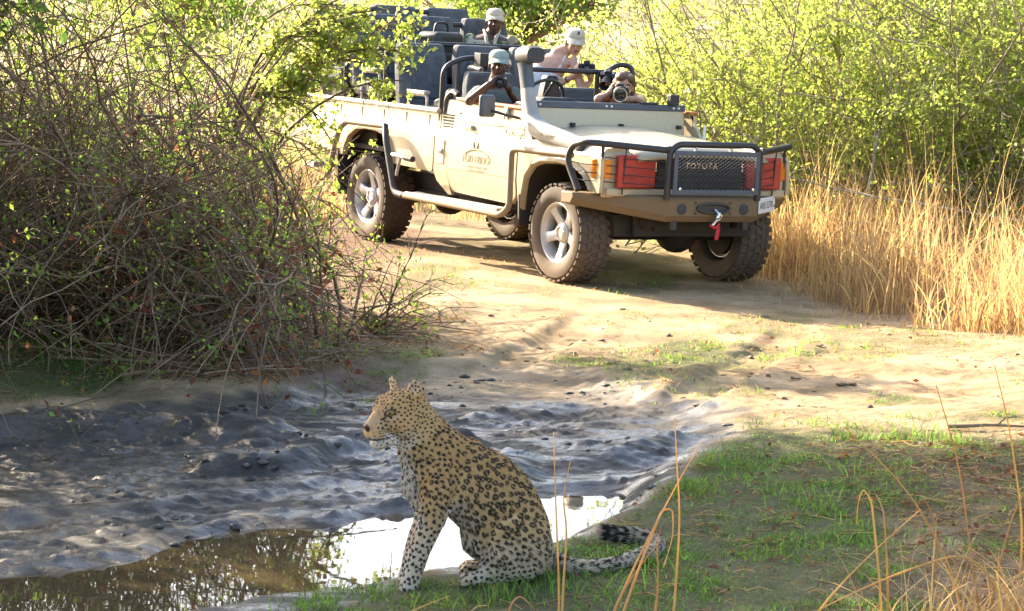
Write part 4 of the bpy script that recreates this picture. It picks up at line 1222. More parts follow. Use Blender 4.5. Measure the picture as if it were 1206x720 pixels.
BLONDE = mat('fair_hair', (.42, .25, .10), .45, var=.25, scale=60, bmp=.8, bscale=160)
BLKHAIR = mat('black_hair', (.012, .01, .009), .8, var=.2, bmp=1.0, bscale=300)

class Body:
    """one continuous figure; face basis f (looking), l (its left), u (up); all points in truck space"""
    def __init__(s, head, f, u=(0, 0, 1)):
        s.h = Vector(head); s.f = Vector(f).normalized(); s.l = Vector(u).cross(s.f).normalized(); s.u = s.f.cross(s.l).normalized(); s.m = MB()
        s.R = Matrix((s.f, s.l, s.u)).transposed()
    def P(s, f, l, u): return s.h + s.f * f + s.l * l + s.u * u
    def head(s, mb=None, neck_to=None):
        m_ = mb or s.m; E_ = s.R.to_euler()
        m_.ell(s.P(-.012, 0, .028), (.094, .074, .088), E_, 16, 12)        # skull
        m_.ell(s.P(.012, 0, -.035), (.072, .062, .078), E_, 16, 12)       # face
        m_.ell(s.P(.042, 0, -.088), (.030, .032, .024), E_)               # chin
        m_.cap(s.P(.078, 0, .010), s.P(.100, 0, -.030), .009, .014)       # nose
        m_.ell(s.P(.092, 0, -.034), (.014, .020, .010), E_)
        m_.ell(s.P(.072, 0, -.062), (.016, .027, .010), E_)               # mouth
        for q in (-1, 1):
            m_.ell(s.P(-.012, q * .076, -.010), (.018, .010, .031), E_)   # ears
            m_.cap(s.P(.070, q * .012, .026), s.P(.060, q * .050, .022), .012, .012)   # brow
            m_.ell(s.P(.050, q * .040, -.030), (.026, .022, .022), E_)    # cheek
        if neck_to is not None: m_.cap(s.P(-.03, 0, -.06), neck_to, .052, .060)
    def details(s, o, eye=True, lips=None):
        if not eye: return
        for q in (-1, 1):
            e = MB().ell(s.P(.068, q * .031, .004), (.012, .013, .009), s.R.to_euler(), 10, 8).build('eye', WHITE, o)
            MB().ell(s.P(.078, q * .031, .003), (.004, .006, .006), s.R.to_euler(), 8, 6).build('iris', PUP, e)
            MB().tube([s.P(.086, q * .014, .028), s.P(.084, q * .032, .034), s.P(.072, q * .052, .028)], [.004, .005, .003], 6).build('eyebrow', BLKHAIR, o)
        MB().ell(s.P(.084, 0, -.062), (.006, .024, .006), s.R.to_euler(), 10, 6).build('lips', lips or NOSE, o)
    def cap_hat(s, o, mtl, brim=.075, tilt=0.0):
        m_ = MB(); secs_ = []
        for t in np.linspace(0, 1, 8):
            rr = cos(t * pi / 2) ** .55 if t < 1 else .02
            secs_.append([s.P(-.010 + .103 * rr * cos(a), .084 * rr * sin(a), .046 + .070 * sin(t * pi / 2)) for a in np.linspace(0, 2 * pi, 21)[:-1]])
        m_.loft(secs_, caps=False); c = m_.build('cap', mtl, o, ang=60)
        so_ = c.modifiers.new('s', 'SOLIDIFY'); so_.thickness = .005
        b = MB(); top = []; bot = []
        for a in np.linspace(-1.25, 1.25, 13):
            i0 = s.P(-.010 + .101 * cos(a), .083 * sin(a), .050)
            o0 = s.P(-.010 + (.101 + brim * cos(a) ** .6) * cos(a * .9), .086 * sin(a), .050 - .028 - .03 * sin(a) ** 2 * .6 + tilt)
            top.append((i0, o0))
        vs = [p for pr in top for p in pr]; vs2 = [p - s.u * .006 for p in vs]; n_ = len(vs)
        fs = [(2 * k, 2 * k + 1, 2 * k + 3, 2 * k + 2) for k in range(12)] + [(n_ + 2 * k, n_ + 2 * k + 2, n_ + 2 * k + 3, n_ + 2 * k + 1) for k in range(12)] + [(2 * k + 1, n_ + 2 * k + 1, n_ + 2 * k + 3, 2 * k + 3) for k in range(12)] + [(2 * k, 2 * k + 2, n_ + 2 * k + 2, n_ + 2 * k) for k in range(12)]
        b.add(vs + vs2, fs).build('cap_brim', mtl, c, ang=60)
        MB().ell(s.P(-.010, 0, .117), (.008, .008, .005)).build('cap_button', mtl, c)
        return c
    def torso(s, mb, neck, hip, sh_w=.19, depth=.115, fwd=(1, 0, 0), left=None, waist=.14):
        neck = Vector(neck); hip = Vector(hip); f = Vector(fwd).normalized(); ax = (neck - hip).normalized(); l = left or ax.cross(f).normalized() * 1.0
        l = Vector(l).normalized(); f = l.cross(ax).normalized(); secs_ = []
        for t, w, d in ((0, .155, .11), (.2, waist, .105), (.45, waist + .01, .108), (.68, sh_w * .88, depth), (.82, sh_w, depth * .95), (.92, sh_w * .82, depth * .8), (1.0, .065, .055)):
            c = hip.lerp(neck, t) - f * .0
            secs_.append([c + l * (w * abs(cos(a)) ** .8 * np.sign(cos(a))) + f * (d * abs(sin(a)) ** .9 * np.sign(sin(a))) for a in np.linspace(0, 2 * pi, 21)[:-1]])
        mb.loft(secs_)
        return l, f
    def arm(s, mb, sh, el, wr, r=(.052, .043, .040, .027)):
        mb.cap(sh, el, r[0], r[1]); mb.cap(el, wr, r[2], r[3])
    def hand(s, mb, wr, palm, curl_dir, side, n_up, sc=1.0):
        """wr wrist, palm = middle of the palm, curl_dir = where the fingers bend to, side = from index to little finger"""
        wr = Vector(wr); palm = Vector(palm); d = (palm - wr).normalized(); c = Vector(curl_dir).normalized(); sd = Vector(side).normalized()
        mb.cap(wr, palm, .026 * sc, .030 * sc)
        mb.ell(palm, (.034 * sc, .034 * sc, .034 * sc))
        for k, ln in enumerate((.060, .068, .064, .050)):
            b = palm + sd * ((k - 1.5) * .0195 * sc) + d * .026 * sc
            k1 = b + (d * .75 + c * .55).normalized() * ln * .45 * sc
            k2 = k1 + (d * .1 + c).normalized() * ln * .38 * sc
            k3 = k2 + (c * .8 - d * .55).normalized() * ln * .25 * sc
            mb.cap(b, k1, .0095 * sc, .0088 * sc, 8); mb.cap(k1, k2, .0088 * sc, .008 * sc, 8); mb.cap(k2, k3, .008 * sc, .007 * sc, 8)
        t0 = palm - sd * .030 * sc - d * .012 * sc; t1 = t0 - sd * .022 * sc + d * .022 * sc + c * .010 * sc; t2 = t1 + d * .018 * sc + c * .020 * sc
        mb.cap(t0, t1, .012 * sc, .010 * sc, 8); mb.cap(t1, t2, .010 * sc, .008 * sc, 8)
def make_person(label, mb, skin, vox=.0085, it=4, group=None):
    me = body_from(mb, vox, it, 'person'); me.materials.clear(); me.materials.append(skin)
    me.polygons.foreach_set('use_smooth', np.ones(len(me.polygons), bool))
    o = bpy.data.objects.new('person', me); COL.objects.link(o)
    o.matrix_world = Matrix.Translation(TRK_T) @ TRK_R.to_4x4()
    tag(o, label, 'person', group)
    return o
def garment(name, mb, mtl, parent, vox=.010, it=4):
    me = body_from(mb, vox, it, name); me.materials.clear(); me.materials.append(mtl)
    me.polygons.foreach_set('use_smooth', np.ones(len(me.polygons), bool))
    o = bpy.data.objects.new(name, me); COL.objects.link(o); o.parent = parent
    return o
def legs(mb, hip, knee_dx=.42, drop=.42, sp_=.10):
    hip = Vector(hip)
    for q in (-1, 1):
        k = hip + Vector((knee_dx, q * (sp_ + .02), .02)); a = k + Vector((.08, 0, -drop))
        mb.cap(hip + Vector((0, q * sp_, 0)), k, .085, .062); mb.cap(k, a, .058, .042); mb.cap(a, a + Vector((.16, 0, -.03)), .042, .036)

def camera_thing(label, M, lens_len=.11, lens_r=.042, silver=False, hood=True, size=1.0):
    """stills camera: +x of M is where the lens points, z up"""
    root = empty('camera'); root.matrix_world = M @ Matrix.Scale(size, 4); tag(root, label, 'camera')
    b = MB(); b.box((0, 0, 0), (.065, .135, .085)); b.box((-.005, 0, .052), (.06, .055, .035)); b.box((.02, .058, -.002), (.075, .03, .085)); b.build('camera_body', VINYL, root, bevel=.008)
    ln = MB(); ln.lathe([(lens_r * .92, .03), (lens_r * .95, .05), (lens_r * .88, .06), (lens_r * .95, .065), (lens_r, lens_len * .85), (lens_r * (1.12 if hood else 1.0), lens_len + .03), (lens_r * .98, lens_len + .03), (lens_r * .85, lens_len - .005), (.001, lens_len)], (0, 0, 0), (1, 0, 0), 28)
    lo_ = ln.build('lens', CHROME if silver else VINYL, root)
    MB().lathe([(lens_r * .84, lens_len - .006), (lens_r * .4, lens_len - .001), (.001, lens_len)], (.003, 0, 0), (1, 0, 0), 24).build('front_glass', GLASSY, lo_)
    gr_ = MB(); gr_.lathe([(lens_r * 1.03, .07), (lens_r * 1.04, .075), (lens_r * 1.04, lens_len * .72), (lens_r * 1.02, lens_len * .74)], (0, 0, 0), (1, 0, 0), 28); gr_.build('grip_ring', VINYL, lo_)
    MB().lathe([(.008, 0), (.008, .012), (.001, .014)], (.02, .05, .043), (0, 0, 1), 10).build('shutter_button', CHROME, root)
    return root
TW = Matrix.Translation(TRK_T) @ TRK_R.to_4x4()
def camM(pos, fwd, up=(0, 0, 1)):
    f = Vector(fwd).normalized(); l = Vector(up).cross(f).normalized(); u = f.cross(l)
    return TW @ Matrix(((f.x, l.x, u.x, pos[0]), (f.y, l.y, u.y, pos[1]), (f.z, l.z, u.z, pos[2]), (0, 0, 0, 1)))
# camera direction as seen from the truck (people look towards the leopard and the viewer)
LOOK = (TRK_R.transposed() @ (Vector((-.25, 9.2, .4)) - tp(-1.4, 0, 1.5))).normalized()
VIEW = (TRK_R.transposed() @ (Vector((0, 0, 2.0)) - tp(-1.4, 0, 1.5))).normalized()
VLEFT = Vector((0, 0, 1)).cross(VIEW).normalized()

# --- driver: arm on the door, compact camera held up in both hands
hd_ = Vector((-1.52, -.55, 1.60)); b = Body(hd_, VIEW + Vector((0, 0, -.05)))
b.head(neck_to=(-1.60, -.53, 1.44))
nk = Vector((-1.60, -.53, 1.43)); hp = Vector((-1.58, -.45, .95)); tor = MB()
l_, f_ = b.torso(b.m, nk, hp, .185, .11, (1, -.1, 0), (0, 1, 0))
shR = Vector((-1.56, -.70, 1.36)); elR = Vector((-1.36, -.90, 1.30)); wrR = Vector((-1.24, -.80, 1.44))
shL = Vector((-1.56, -.36, 1.36)); elL = Vector((-1.36, -.38, 1.22)); wrL = Vector((-1.28, -.58, 1.38))
# image left hand holds the camera from his right, the other from his left
b.arm(b.m, shR, elR, wrR); b.arm(b.m, shL, elL, wrL)
cpos = Vector((-1.235, -.70, 1.455))
b.hand(b.m, wrR, cpos + Vector((-.005, -.062, -.005)), VIEW.cross((0, 0, 1)) * -1, (0, 0, -1), VIEW)
b.hand(b.m, wrL, cpos + Vector((.00, .075, -.03)), VIEW.cross((0, 0, 1)), (0, 0, -1), VIEW)
legs(b.m, hp + Vector((.03, 0, -.02)), .40, .30)
driver = make_person('man in grey green cap at the wheel, elbow on the door, raising a small camera', b.m, DARKSK)
t = MB(); b.torso(t, nk - Vector((0, 0, .012)), hp, .197, .122, (1, -.1, 0), (0, 1, 0), .152)
t.cap(shR, shR.lerp(elR, .62), .063, .058); t.cap(shL, shL.lerp(elL, .62), .063, .058); garment('shirt', t, OLIVE, driver)
t = MB(); legs(t, hp + Vector((.03, 0, -.02)), .40, .22); 
garment('trousers', t, TROUS, driver, .014)
b.details(driver); b.cap_hat(driver, GREYGREEN, .07)
camera_thing('small dark camera raised by the man at the steering wheel', camM(cpos, VIEW), .075, .046, size=.85)

# --- man in camouflage on the second row
hd_ = Vector((-3.32, .46, 1.935)); b = Body(hd_, VIEW + Vector((0, 0, -.02))); nk = Vector((-3.37, .46, 1.825)); hp = Vector((-3.42, .46, 1.36))
b.head(neck_to=nk); b.torso(b.m, nk, hp, .205, .12, VIEW * Vector((1, 1, 0)), VLEFT)
shR = nk + VLEFT * -.185 + Vector((0, 0, -.07)); shL = nk + VLEFT * .185 + Vector((0, 0, -.07))
b.arm(b.m, shR, shR + Vector((.10, -.05, -.26)), shR + Vector((.32, .02, -.34))); b.arm(b.m, shL, shL + Vector((.10, .05, -.26)), shL + Vector((.32, -.02, -.34)))
b.hand(b.m, shR + Vector((.32, .02, -.34)), shR + Vector((.39, .03, -.34)), (0, 0, -1), (0, 1, 0), (0, 0, 1)); b.hand(b.m, shL + Vector((.32, -.02, -.34)), shL + Vector((.39, -.03, -.34)), (0, 0, -1), (0, -1, 0), (0, 0, 1))
legs(b.m, hp, .38, .36)
guide = make_person('man in camouflage shirt and pale cap on the raised back seat', b.m, DARKSK)
t = MB(); b.torso(t, nk - Vector((0, 0, .018)), hp, .222, .132, VIEW * Vector((1, 1, 0)), VLEFT, .16)
for a_, q in ((shR, -1), (shL, 1)): t.cap(a_, a_ + Vector((.10, q * .05, -.26)), .066, .056); t.cap(a_ + Vector((.10, q * .05, -.26)), a_ + Vector((.28, 0, -.33)), .052, .042)
garment('shirt', t, CAMO, guide)
t = MB(); legs(t, hp, .38, .30); garment('trousers', t, TROUS, guide, .014)
cl = MB(); 
for q in (-1, 1): cl.tube([nk + VLEFT * q * .07 + Vector((0, 0, .03)), nk + VIEW * .10 + VLEFT * q * .045 + Vector((0, 0, -.03)), nk + VIEW * .135 + VLEFT * q * .03 + Vector((0, 0, -.12))], [.012, .018, .014], 8)
cl.build('collar', KHAKI, guide)
b.details(guide); b.cap_hat(guide, KHAKI, .055)

# --- woman in white vest, looking down at her camera
wf = (VIEW + VLEFT * .30 + Vector((0, 0, -.30))).normalized()
hd_ = Vector((-2.20, .60, 1.80)); b = Body(hd_, wf); nk = Vector((-2.31, .50, 1.69)); hp = Vector((-2.46, .32, 1.18))
b.head(neck_to=nk); sl_ = (VLEFT * .8 + VIEW * .35).normalized(); b.torso(b.m, nk, hp, .172, .10, VIEW, sl_, .125)
shR = nk - sl_ * .155 + Vector((0, 0, -.055)); shL = nk + sl_ * .155 + Vector((0, 0, -.06))
cpos = Vector((-2.02, .62, 1.58))
elR = shR + Vector((.10, .02, -.27)); wrR = cpos + Vector((-.08, -.06, -.06)); elL = shL + Vector((.12, .03, -.24)); wrL = cpos + Vector((-.05, .08, -.10))
b.arm(b.m, shR, elR, wrR, (.048, .040, .036, .024)); b.arm(b.m, shL, elL, wrL, (.046, .038, .034, .024))
b.hand(b.m, wrR, cpos - VLEFT * .07 + Vector((-.02, 0, -.01)), VIEW, (0, 0, -1), VIEW); b.hand(b.m, wrL, cpos + VLEFT * .02 + Vector((0, .02, -.06)), VIEW, (0, 0, -1), VIEW)
legs(b.m, hp, .40, .38, .09)
w1 = make_person('woman in white vest and khaki cap looking down at her camera', b.m, FAIRSK)
t = MB(); hpv = hp.lerp(nk, .0); top_ = hp.lerp(nk, .80); b.torso(t, hp.lerp(nk, .93), hp, .176, .116, VIEW, sl_, .140)
vest = garment('vest', t, WHITETOP, w1)
for v in vest.data.vertices:   # neckline and arm holes
    tt = (Vector(v.co) - hp).dot((nk - hp).normalized()) / (nk - hp).length
    if tt > .72: v.co += (hp.lerp(nk, tt) - v.co) * .25
st2 = MB()
for q in (-1, 1): st2.tube([hp.lerp(nk, .70) + sl_ * q * .085 + VIEW * .088, hp.lerp(nk, .93) + sl_ * q * .085 + VIEW * .055, hp.lerp(nk, .985) + sl_ * q * .082, hp.lerp(nk, .92) + sl_ * q * .085 - VIEW * .07], .011, 6)
st2.build('vest_strap', WHITETOP, w1)
t = MB(); legs(t, hp, .40, .32, .09); garment('trousers', t, KHAKI, w1, .014)
hr = MB(); hr.ell(b.P(-.035, 0, .0), (.085, .083, .095), b.R.to_euler()); hr.cap(b.P(-.10, 0, -.02), b.P(-.13, -.01, -.10), .035, .016); garment('hair', hr, BLONDE, w1, .008)
b.details(w1); b.cap_hat(w1, KHAKI, .075)
bm_ = MB(); bm_.box((0, 0, 0), (.004, .018, .028)); bg_ = bm_.build('cap_badge', INK, w1); bg_.location = b.P(.082, 0, .10)
wb = MB(); wb.lathe([(.029, -.006), (.031, 0), (.029, .006)], elR.lerp(wrR, .72), (wrR - elR), 14); wb.build('wristband', INK, w1)
camera_thing('black camera held low by the woman in the white vest', camM(cpos, (VIEW + Vector((0, 0, -.05)))), .11, .043)

# --- woman in dark vest leaning on the dash with a big lens
hd_ = Vector((-1.10, .40, 1.465)); b = Body(hd_, VIEW + Vector((0, 0, -.12)), (0.0, .10, 1)); nk = Vector((-1.24, .49, 1.425)); hp = Vector((-1.58, .52, 1.0))
b.head(neck_to=nk); b.torso(b.m, nk, hp, .168, .10, VIEW, VLEFT, .125)
shR = nk - VLEFT * .150 + Vector((0, 0, -.055)); shL = nk + VLEFT * .150 + Vector((0, 0, -.06)); cpos = Vector((-.99, .29, 1.425))
elR = Vector((-1.04, .12, 1.36)); wrR = cpos + Vector((-.06, -.085, -.03)); elL = Vector((-1.0, .50, 1.35)); wrL = Vector((-.93, .40, 1.375))
b.arm(b.m, shR, elR, wrR, (.046, .038, .034, .024)); b.arm(b.m, shL, elL, wrL, (.046, .038, .034, .024))
b.hand(b.m, wrR, cpos - VLEFT * .068, VIEW, (0, 0, -1), VIEW); b.hand(b.m, wrL, cpos + VIEW * .07 + VLEFT * .03 + Vector((0, 0, -.055)), (0, 0, 1), VIEW, VIEW)
legs(b.m, hp, .36, .30, .09)
w2 = make_person('woman in dark vest leaning over the dashboard behind a long camera lens', b.m, TANSK)
t = MB(); b.torso(t, hp.lerp(nk, .95), hp, .165, .114, VIEW, VLEFT, .14); garment('vest', t, DARKTOP, w2)
st2 = MB()
for q in (-1, 1): st2.tube([hp.lerp(nk, .72) + VLEFT * q * .085 + VIEW * .09, hp.lerp(nk, .94) + VLEFT * q * .088 + VIEW * .06, hp.lerp(nk, .99) + VLEFT * q * .085 + Vector((0, 0, .0))], .014, 6)
st2.build('vest_strap', DARKTOP, w2)
t = MB(); legs(t, hp, .36, .26, .09); garment('trousers', t, TROUS, w2, .014)
hr = MB(); hr.ell(b.P(-.028, 0, .040), (.094, .086, .090), b.R.to_euler()); hr.ell(b.P(.020, -.030, .080), (.07, .055, .042), b.R.to_euler()); hr.ell(b.P(.020, .045, .072), (.06, .042, .042), b.R.to_euler()); hr.cap(b.P(-.03, .072, .03), b.P(-.02, .078, -.06), .026, .016); hr.cap(b.P(-.03, -.072, .03), b.P(-.03, -.076, -.05), .026, .014); hr.cap(b.P(-.10, 0, .0), b.P(-.14, .0, -.12), .035, .018); garment('hair', hr, HAIRM, w2, .007, 3)
b.details(w2)
camera_thing('large long lensed camera resting on the dashboard strip', camM(cpos, (VIEW + Vector((0, 0, -.10)))), .19, .052, True)

# --- gear
camera_thing('black camera hung on the curled end of the grab bar', camM((-1.52, .52, 1.525), (VIEW + Vector((0, -.4, -.7)))), .12, .040)
def bag(label, loc, d, rz):
    r_ = empty('camera_bag'); r_.matrix_world = TW @ Matrix.Translation(loc) @ Matrix.Rotation(rz, 4, 'Z'); tag(r_, label, 'bag')
    MB().box((0, 0, d[2] / 2), d).build('bag_body', VINYL, r_, bevel=.05, seg=4)
    MB().box((d[0] * .5 + .02, 0, d[2] * .36), (.06, d[1] * .7, d[2] * .5)).build('bag_pocket', DARKPL, r_, bevel=.025, seg=3)
    h = MB(); h.tube(fillet([(0, -d[1] * .25, d[2] * .98), (0, -d[1] * .2, d[2] + .08), (0, d[1] * .2, d[2] + .08), (0, d[1] * .25, d[2] * .98)], .05), .012, 8); h.build('bag_handle', VINYL, r_)
bag('black camera bag on the seat beside the grey seat back', (-2.45, -.10, 1.20), (.24, .34, .36), .2)
bag('dark rucksack on the bed floor below the armrest', (-2.12, -.60, .82), (.26, .32, .46), -.3)
bag('black rucksack propped on the upper row beside the camouflaged man', (-3.38, -.05, 1.36), (.26, .36, .46), .3)
# ================================================================ plants
def leafmat(name, c, trans, rough=.5, var=.35):
    m, nt, bs = newmat(name)
    at = N(nt, 'ShaderNodeAttribute', attribute_name='tone')
    hsv = N(nt, 'ShaderNodeHueSaturation'); hsv.inputs['Color'].default_value = (*c, 1)
    mr = N(nt, 'ShaderNodeMapRange', i_1=0.0, i_2=1.0, i_3=1 - var, i_4=1 + var); nt.links.new(at.outputs['Fac'], mr.inputs[0]); nt.links.new(mr.outputs[0], hsv.inputs['Value'])
    mh = N(nt, 'ShaderNodeMapRange', i_1=0.0, i_2=1.0, i_3=.47, i_4=.515); nt.links.new(at.outputs['Fac'], mh.inputs[0]); nt.links.new(mh.outputs[0], hsv.inputs['Hue'])
    nt.links.new(hsv.outputs[0], bs.inputs['Base Color']); bs.inputs['Roughness'].default_value = rough; bs.inputs['Specular IOR Level'].default_value = .3
    h2 = N(nt, 'ShaderNodeHueSaturation'); h2.inputs['Color'].default_value = (*trans, 1); nt.links.new(mr.outputs[0], h2.inputs['Value']); nt.links.new(mh.outputs[0], h2.inputs['Hue'])
    tr = N(nt, 'ShaderNodeBsdfTranslucent'); nt.links.new(h2.outputs[0], tr.inputs[0])
    mx = N(nt, 'ShaderNodeMixShader', i_0=.58); nt.links.new(bs.outputs[0], mx.inputs[1]); nt.links.new(tr.outputs[0], mx.inputs[2])
    out = nt.nodes['Material Output']; nt.links.new(mx.outputs[0], out.inputs[0])
    return m
def barkmat(name, c, c2):
    m, nt, bs = newmat(name)
    at = N(nt, 'ShaderNodeAttribute', attribute_name='tone')
    col = ramp(nt, at.outputs['Fac'], [(0.0, c2), (1.0, c)])
    n1 = noise(nt, 40, 4, .6); col = mix(nt, 1.0, col, ramp(nt, n1, [(.3, .65), (.7, 1.15)]), 'MULTIPLY')
    nt.links.new(col, bs.inputs['Base Color']); bs.inputs['Roughness'].default_value = .85
    return m
LEAF_Y = leafmat('sunny_leaf', (.17, .24, .055), (.42, .52, .10))
LEAF_G = leafmat('fresh_leaf', (.14, .24, .045), (.28, .42, .06))
LEAF_D = leafmat('dark_leaf', (.05, .095, .03), (.10, .18, .04))
DEADL = leafmat('dead_leaf', (.20, .095, .05), (.22, .09, .04))
STRAW = leafmat('straw', (.50, .35, .18), (.54, .38, .165), .6, .45)
GOLD = leafmat('golden_stalk', (.58, .40, .17), (.54, .36, .13), .45, .25)
TURF = leafmat('turf_blade', (.10, .19, .04), (.20, .34, .05), .5, .45)
BARK = barkmat('thicket_bark', (.31, .205, .12), (.10, .06, .034))
BARK2 = barkmat('pale_bark', (.42, .35, .25), (.22, .17, .12))

def grow(st, d, Ln, K, wander, grav, rng):
    st = np.asarray(st, float); d = np.asarray(d, float); n = len(st)
    d = d / (np.linalg.norm(d, axis=1, keepdims=True) + 1e-9); P = np.empty((n, K, 3)); P[:, 0] = st; p = st.copy()
    g = np.asarray(grav) if np.ndim(grav) else np.full(n, grav)
    for k in range(1, K):
        d = d + rng.normal(size=(n, 3)) * wander; d[:, 2] += g
        d /= np.linalg.norm(d, axis=1, keepdims=True) + 1e-9
        p = p + d * (Ln / (K - 1))[:, None]; P[:, k] = p
    return P
def rad(n, K, r0, r1, rng): return (np.linspace(1, 0, K)[None] * (r0 - r1) + r1) * (.6 + .8 * rng.random((n, 1)))
def branch_from(P, n, Ln, K, spread, wander, grav, rng, lo=.25):
    i = rng.integers(0, len(P), n); k = rng.integers(int(P.shape[1] * lo), P.shape[1] - 1, n)
    st = P[i, k]; tg = P[i, k + 1] - P[i, k]; tg /= np.linalg.norm(tg, axis=1, keepdims=True) + 1e-9
    return grow(st, tg + rng.normal(size=(n, 3)) * spread, Ln, K, wander, grav, rng)
def leaf_quads(pos, nrm, up, L_, W_, rng):
    """pos (n,3) base; nrm face normal; up tip direction"""
    n = len(pos); up = up / (np.linalg.norm(up, axis=1, keepdims=True) + 1e-9)
    sd = np.cross(nrm, up); sd /= np.linalg.norm(sd, axis=1, keepdims=True) + 1e-9
    nn = np.cross(up, sd)
    V = np.stack([pos, pos + up * (L_ * .5)[:, None] + sd * (W_ * .5)[:, None] + nn * (L_ * .10)[:, None], pos + up * L_[:, None] - nn * (L_ * .06)[:, None], pos + up * (L_ * .5)[:, None] - sd * (W_ * .5)[:, None] + nn * (L_ * .10)[:, None]], 1)
    F = np.arange(4 * n).reshape(n, 4)
    return V.reshape(-1, 3), F
def leaves_on(P, n, size, rng, cl=4, jit=.03, lo=.2, aspect=.55):
    i = rng.integers(0, len(P), n // cl + 1); k = rng.integers(int(P.shape[1] * lo), P.shape[1], n // cl + 1)
    c = P[i, k]; pos = np.repeat(c, cl, 0) + rng.normal(size=((n // cl + 1) * cl, 3)) * jit
    m_ = len(pos); up = rng.normal(size=(m_, 3)) + np.array([0, 0, .35]); nr = rng.normal(size=(m_, 3)) + np.array([0, 0, .5])
    s = size * (.55 + .9 * rng.random(m_))
    V, F = leaf_quads(pos, nr, up, s, s * aspect, rng)
    tone = np.repeat(np.clip(np.repeat(rng.random(n // cl + 1), cl) * .6 + rng.random(m_) * .4, 0, 1), 4)
    return V, F, tone
def merge(parts):
    Vs, Fs, Ts = [], [], []; o = 0
    for V, F, T in parts: Vs.append(V); Fs.append(F + o); Ts.append(T); o += len(V)
    return np.concatenate(Vs), np.concatenate(Fs), np.concatenate(Ts)
def tubes_part(P, r0, r1, sides, rng):
    V, F = tubes_np(P, rad(len(P), P.shape[1], r0, r1, rng), sides)
    return V, F, np.repeat(rng.random(len(P)), P.shape[1] * sides)

def shrub(label, base, rx, ry, h, lean, ns, n2, n3, nl, ls, lm, bmt, seed, grav=-.05, r0=.012, name='shrub', cat='bush', group=None, dead=0, lmin=.2, cl=4, jit=.03, tilt=.55, Lf=(.55, 1.1), xmax=None):
    rng = np.random.default_rng(seed); bx, by = base; z0 = gz(bx, by)
    root = empty(name, (bx, by, z0)); tag(root, label, cat, group)
    st = np.stack([rng.normal(size=ns) * rx * .45, rng.normal(size=ns) * ry * .45, np.full(ns, -.05)], -1)
    d = np.stack([rng.normal(size=ns) * tilt + lean[0], rng.normal(size=ns) * tilt + lean[1], np.full(ns, 1.0)], -1)
    Ln = h * (Lf[0] + (Lf[1] - Lf[0]) * rng.random(ns)) * 1.15
    P1 = grow(st, d, Ln, 12, .10, grav * (.4 + 1.2 * rng.random(ns)), rng)
    if xmax is not None: P1 = P1[((P1[:, :, 0] + bx) < xmax + .45 * sstep(.9, .2, P1[:, :, 2]) - .9 * np.maximum(0, P1[:, :, 2] - 1.15)).all(1)]
    P2 = branch_from(P1, n2, h * (.15 + .35 * rng.random(n2)), 8, .55, .13, grav * .8, rng, .12)
    P3 = branch_from(P2, n3, h * (.05 + .14 * rng.random(n3)), 6, .75, .16, -.01, rng, .1)
    if name == 'thicket':                     # thinner towards the top
        P2 = P2[rng.random(len(P2)) > .55 * sstep(.9, 1.7, P2[:, :, 2].mean(1))]; P3 = P3[rng.random(len(P3)) > .55 * sstep(.9, 1.7, P3[:, :, 2].mean(1))]; P1 = P1[rng.random(len(P1)) > .45 * (P1[:, -1, 2] > 1.9)]
    if xmax is not None:                      # the bush keeps clear of the track, only low twigs trail onto it
        def clear(P, g): return P[((P[:, :, 0] + bx) < xmax + g + .55 * sstep(.9, .2, P[:, :, 2]) - .9 * np.maximum(0, P[:, :, 2] - 1.15)).all(1)]
        P1 = clear(P1, 0); P2 = clear(P2, .10); P3 = clear(P3, .18)
    V, F, T = merge([tubes_part(P1, r0, r0 * .3, 6, rng), tubes_part(P2, r0 * .5, r0 * .16, 4, rng), tubes_part(P3, r0 * .26, r0 * .09, 3, rng)])
    np_obj('branches', V, F, bmt, root, attrs={'tone': ('FLOAT', 'POINT', T)})
    if nl:
        V, F, T = leaves_on(P3, nl, ls, rng, cl, jit, lmin)
        tag(np_obj('leaves', V, F, lm, root, False, attrs={'tone': ('FLOAT', 'POINT', T)}), kind='stuff')
    if dead:
        low = P2[P2[:, :, 2].mean(1) < h * .35]
        if len(low) < 20: low = P2
        V, F, T = leaves_on(low, dead, .05, rng, 4, .05, .2)
        tag(np_obj('dead_leaves', V, F, DEADL, root, False, attrs={'tone': ('FLOAT', 'POINT', T)}), kind='stuff')
    return root

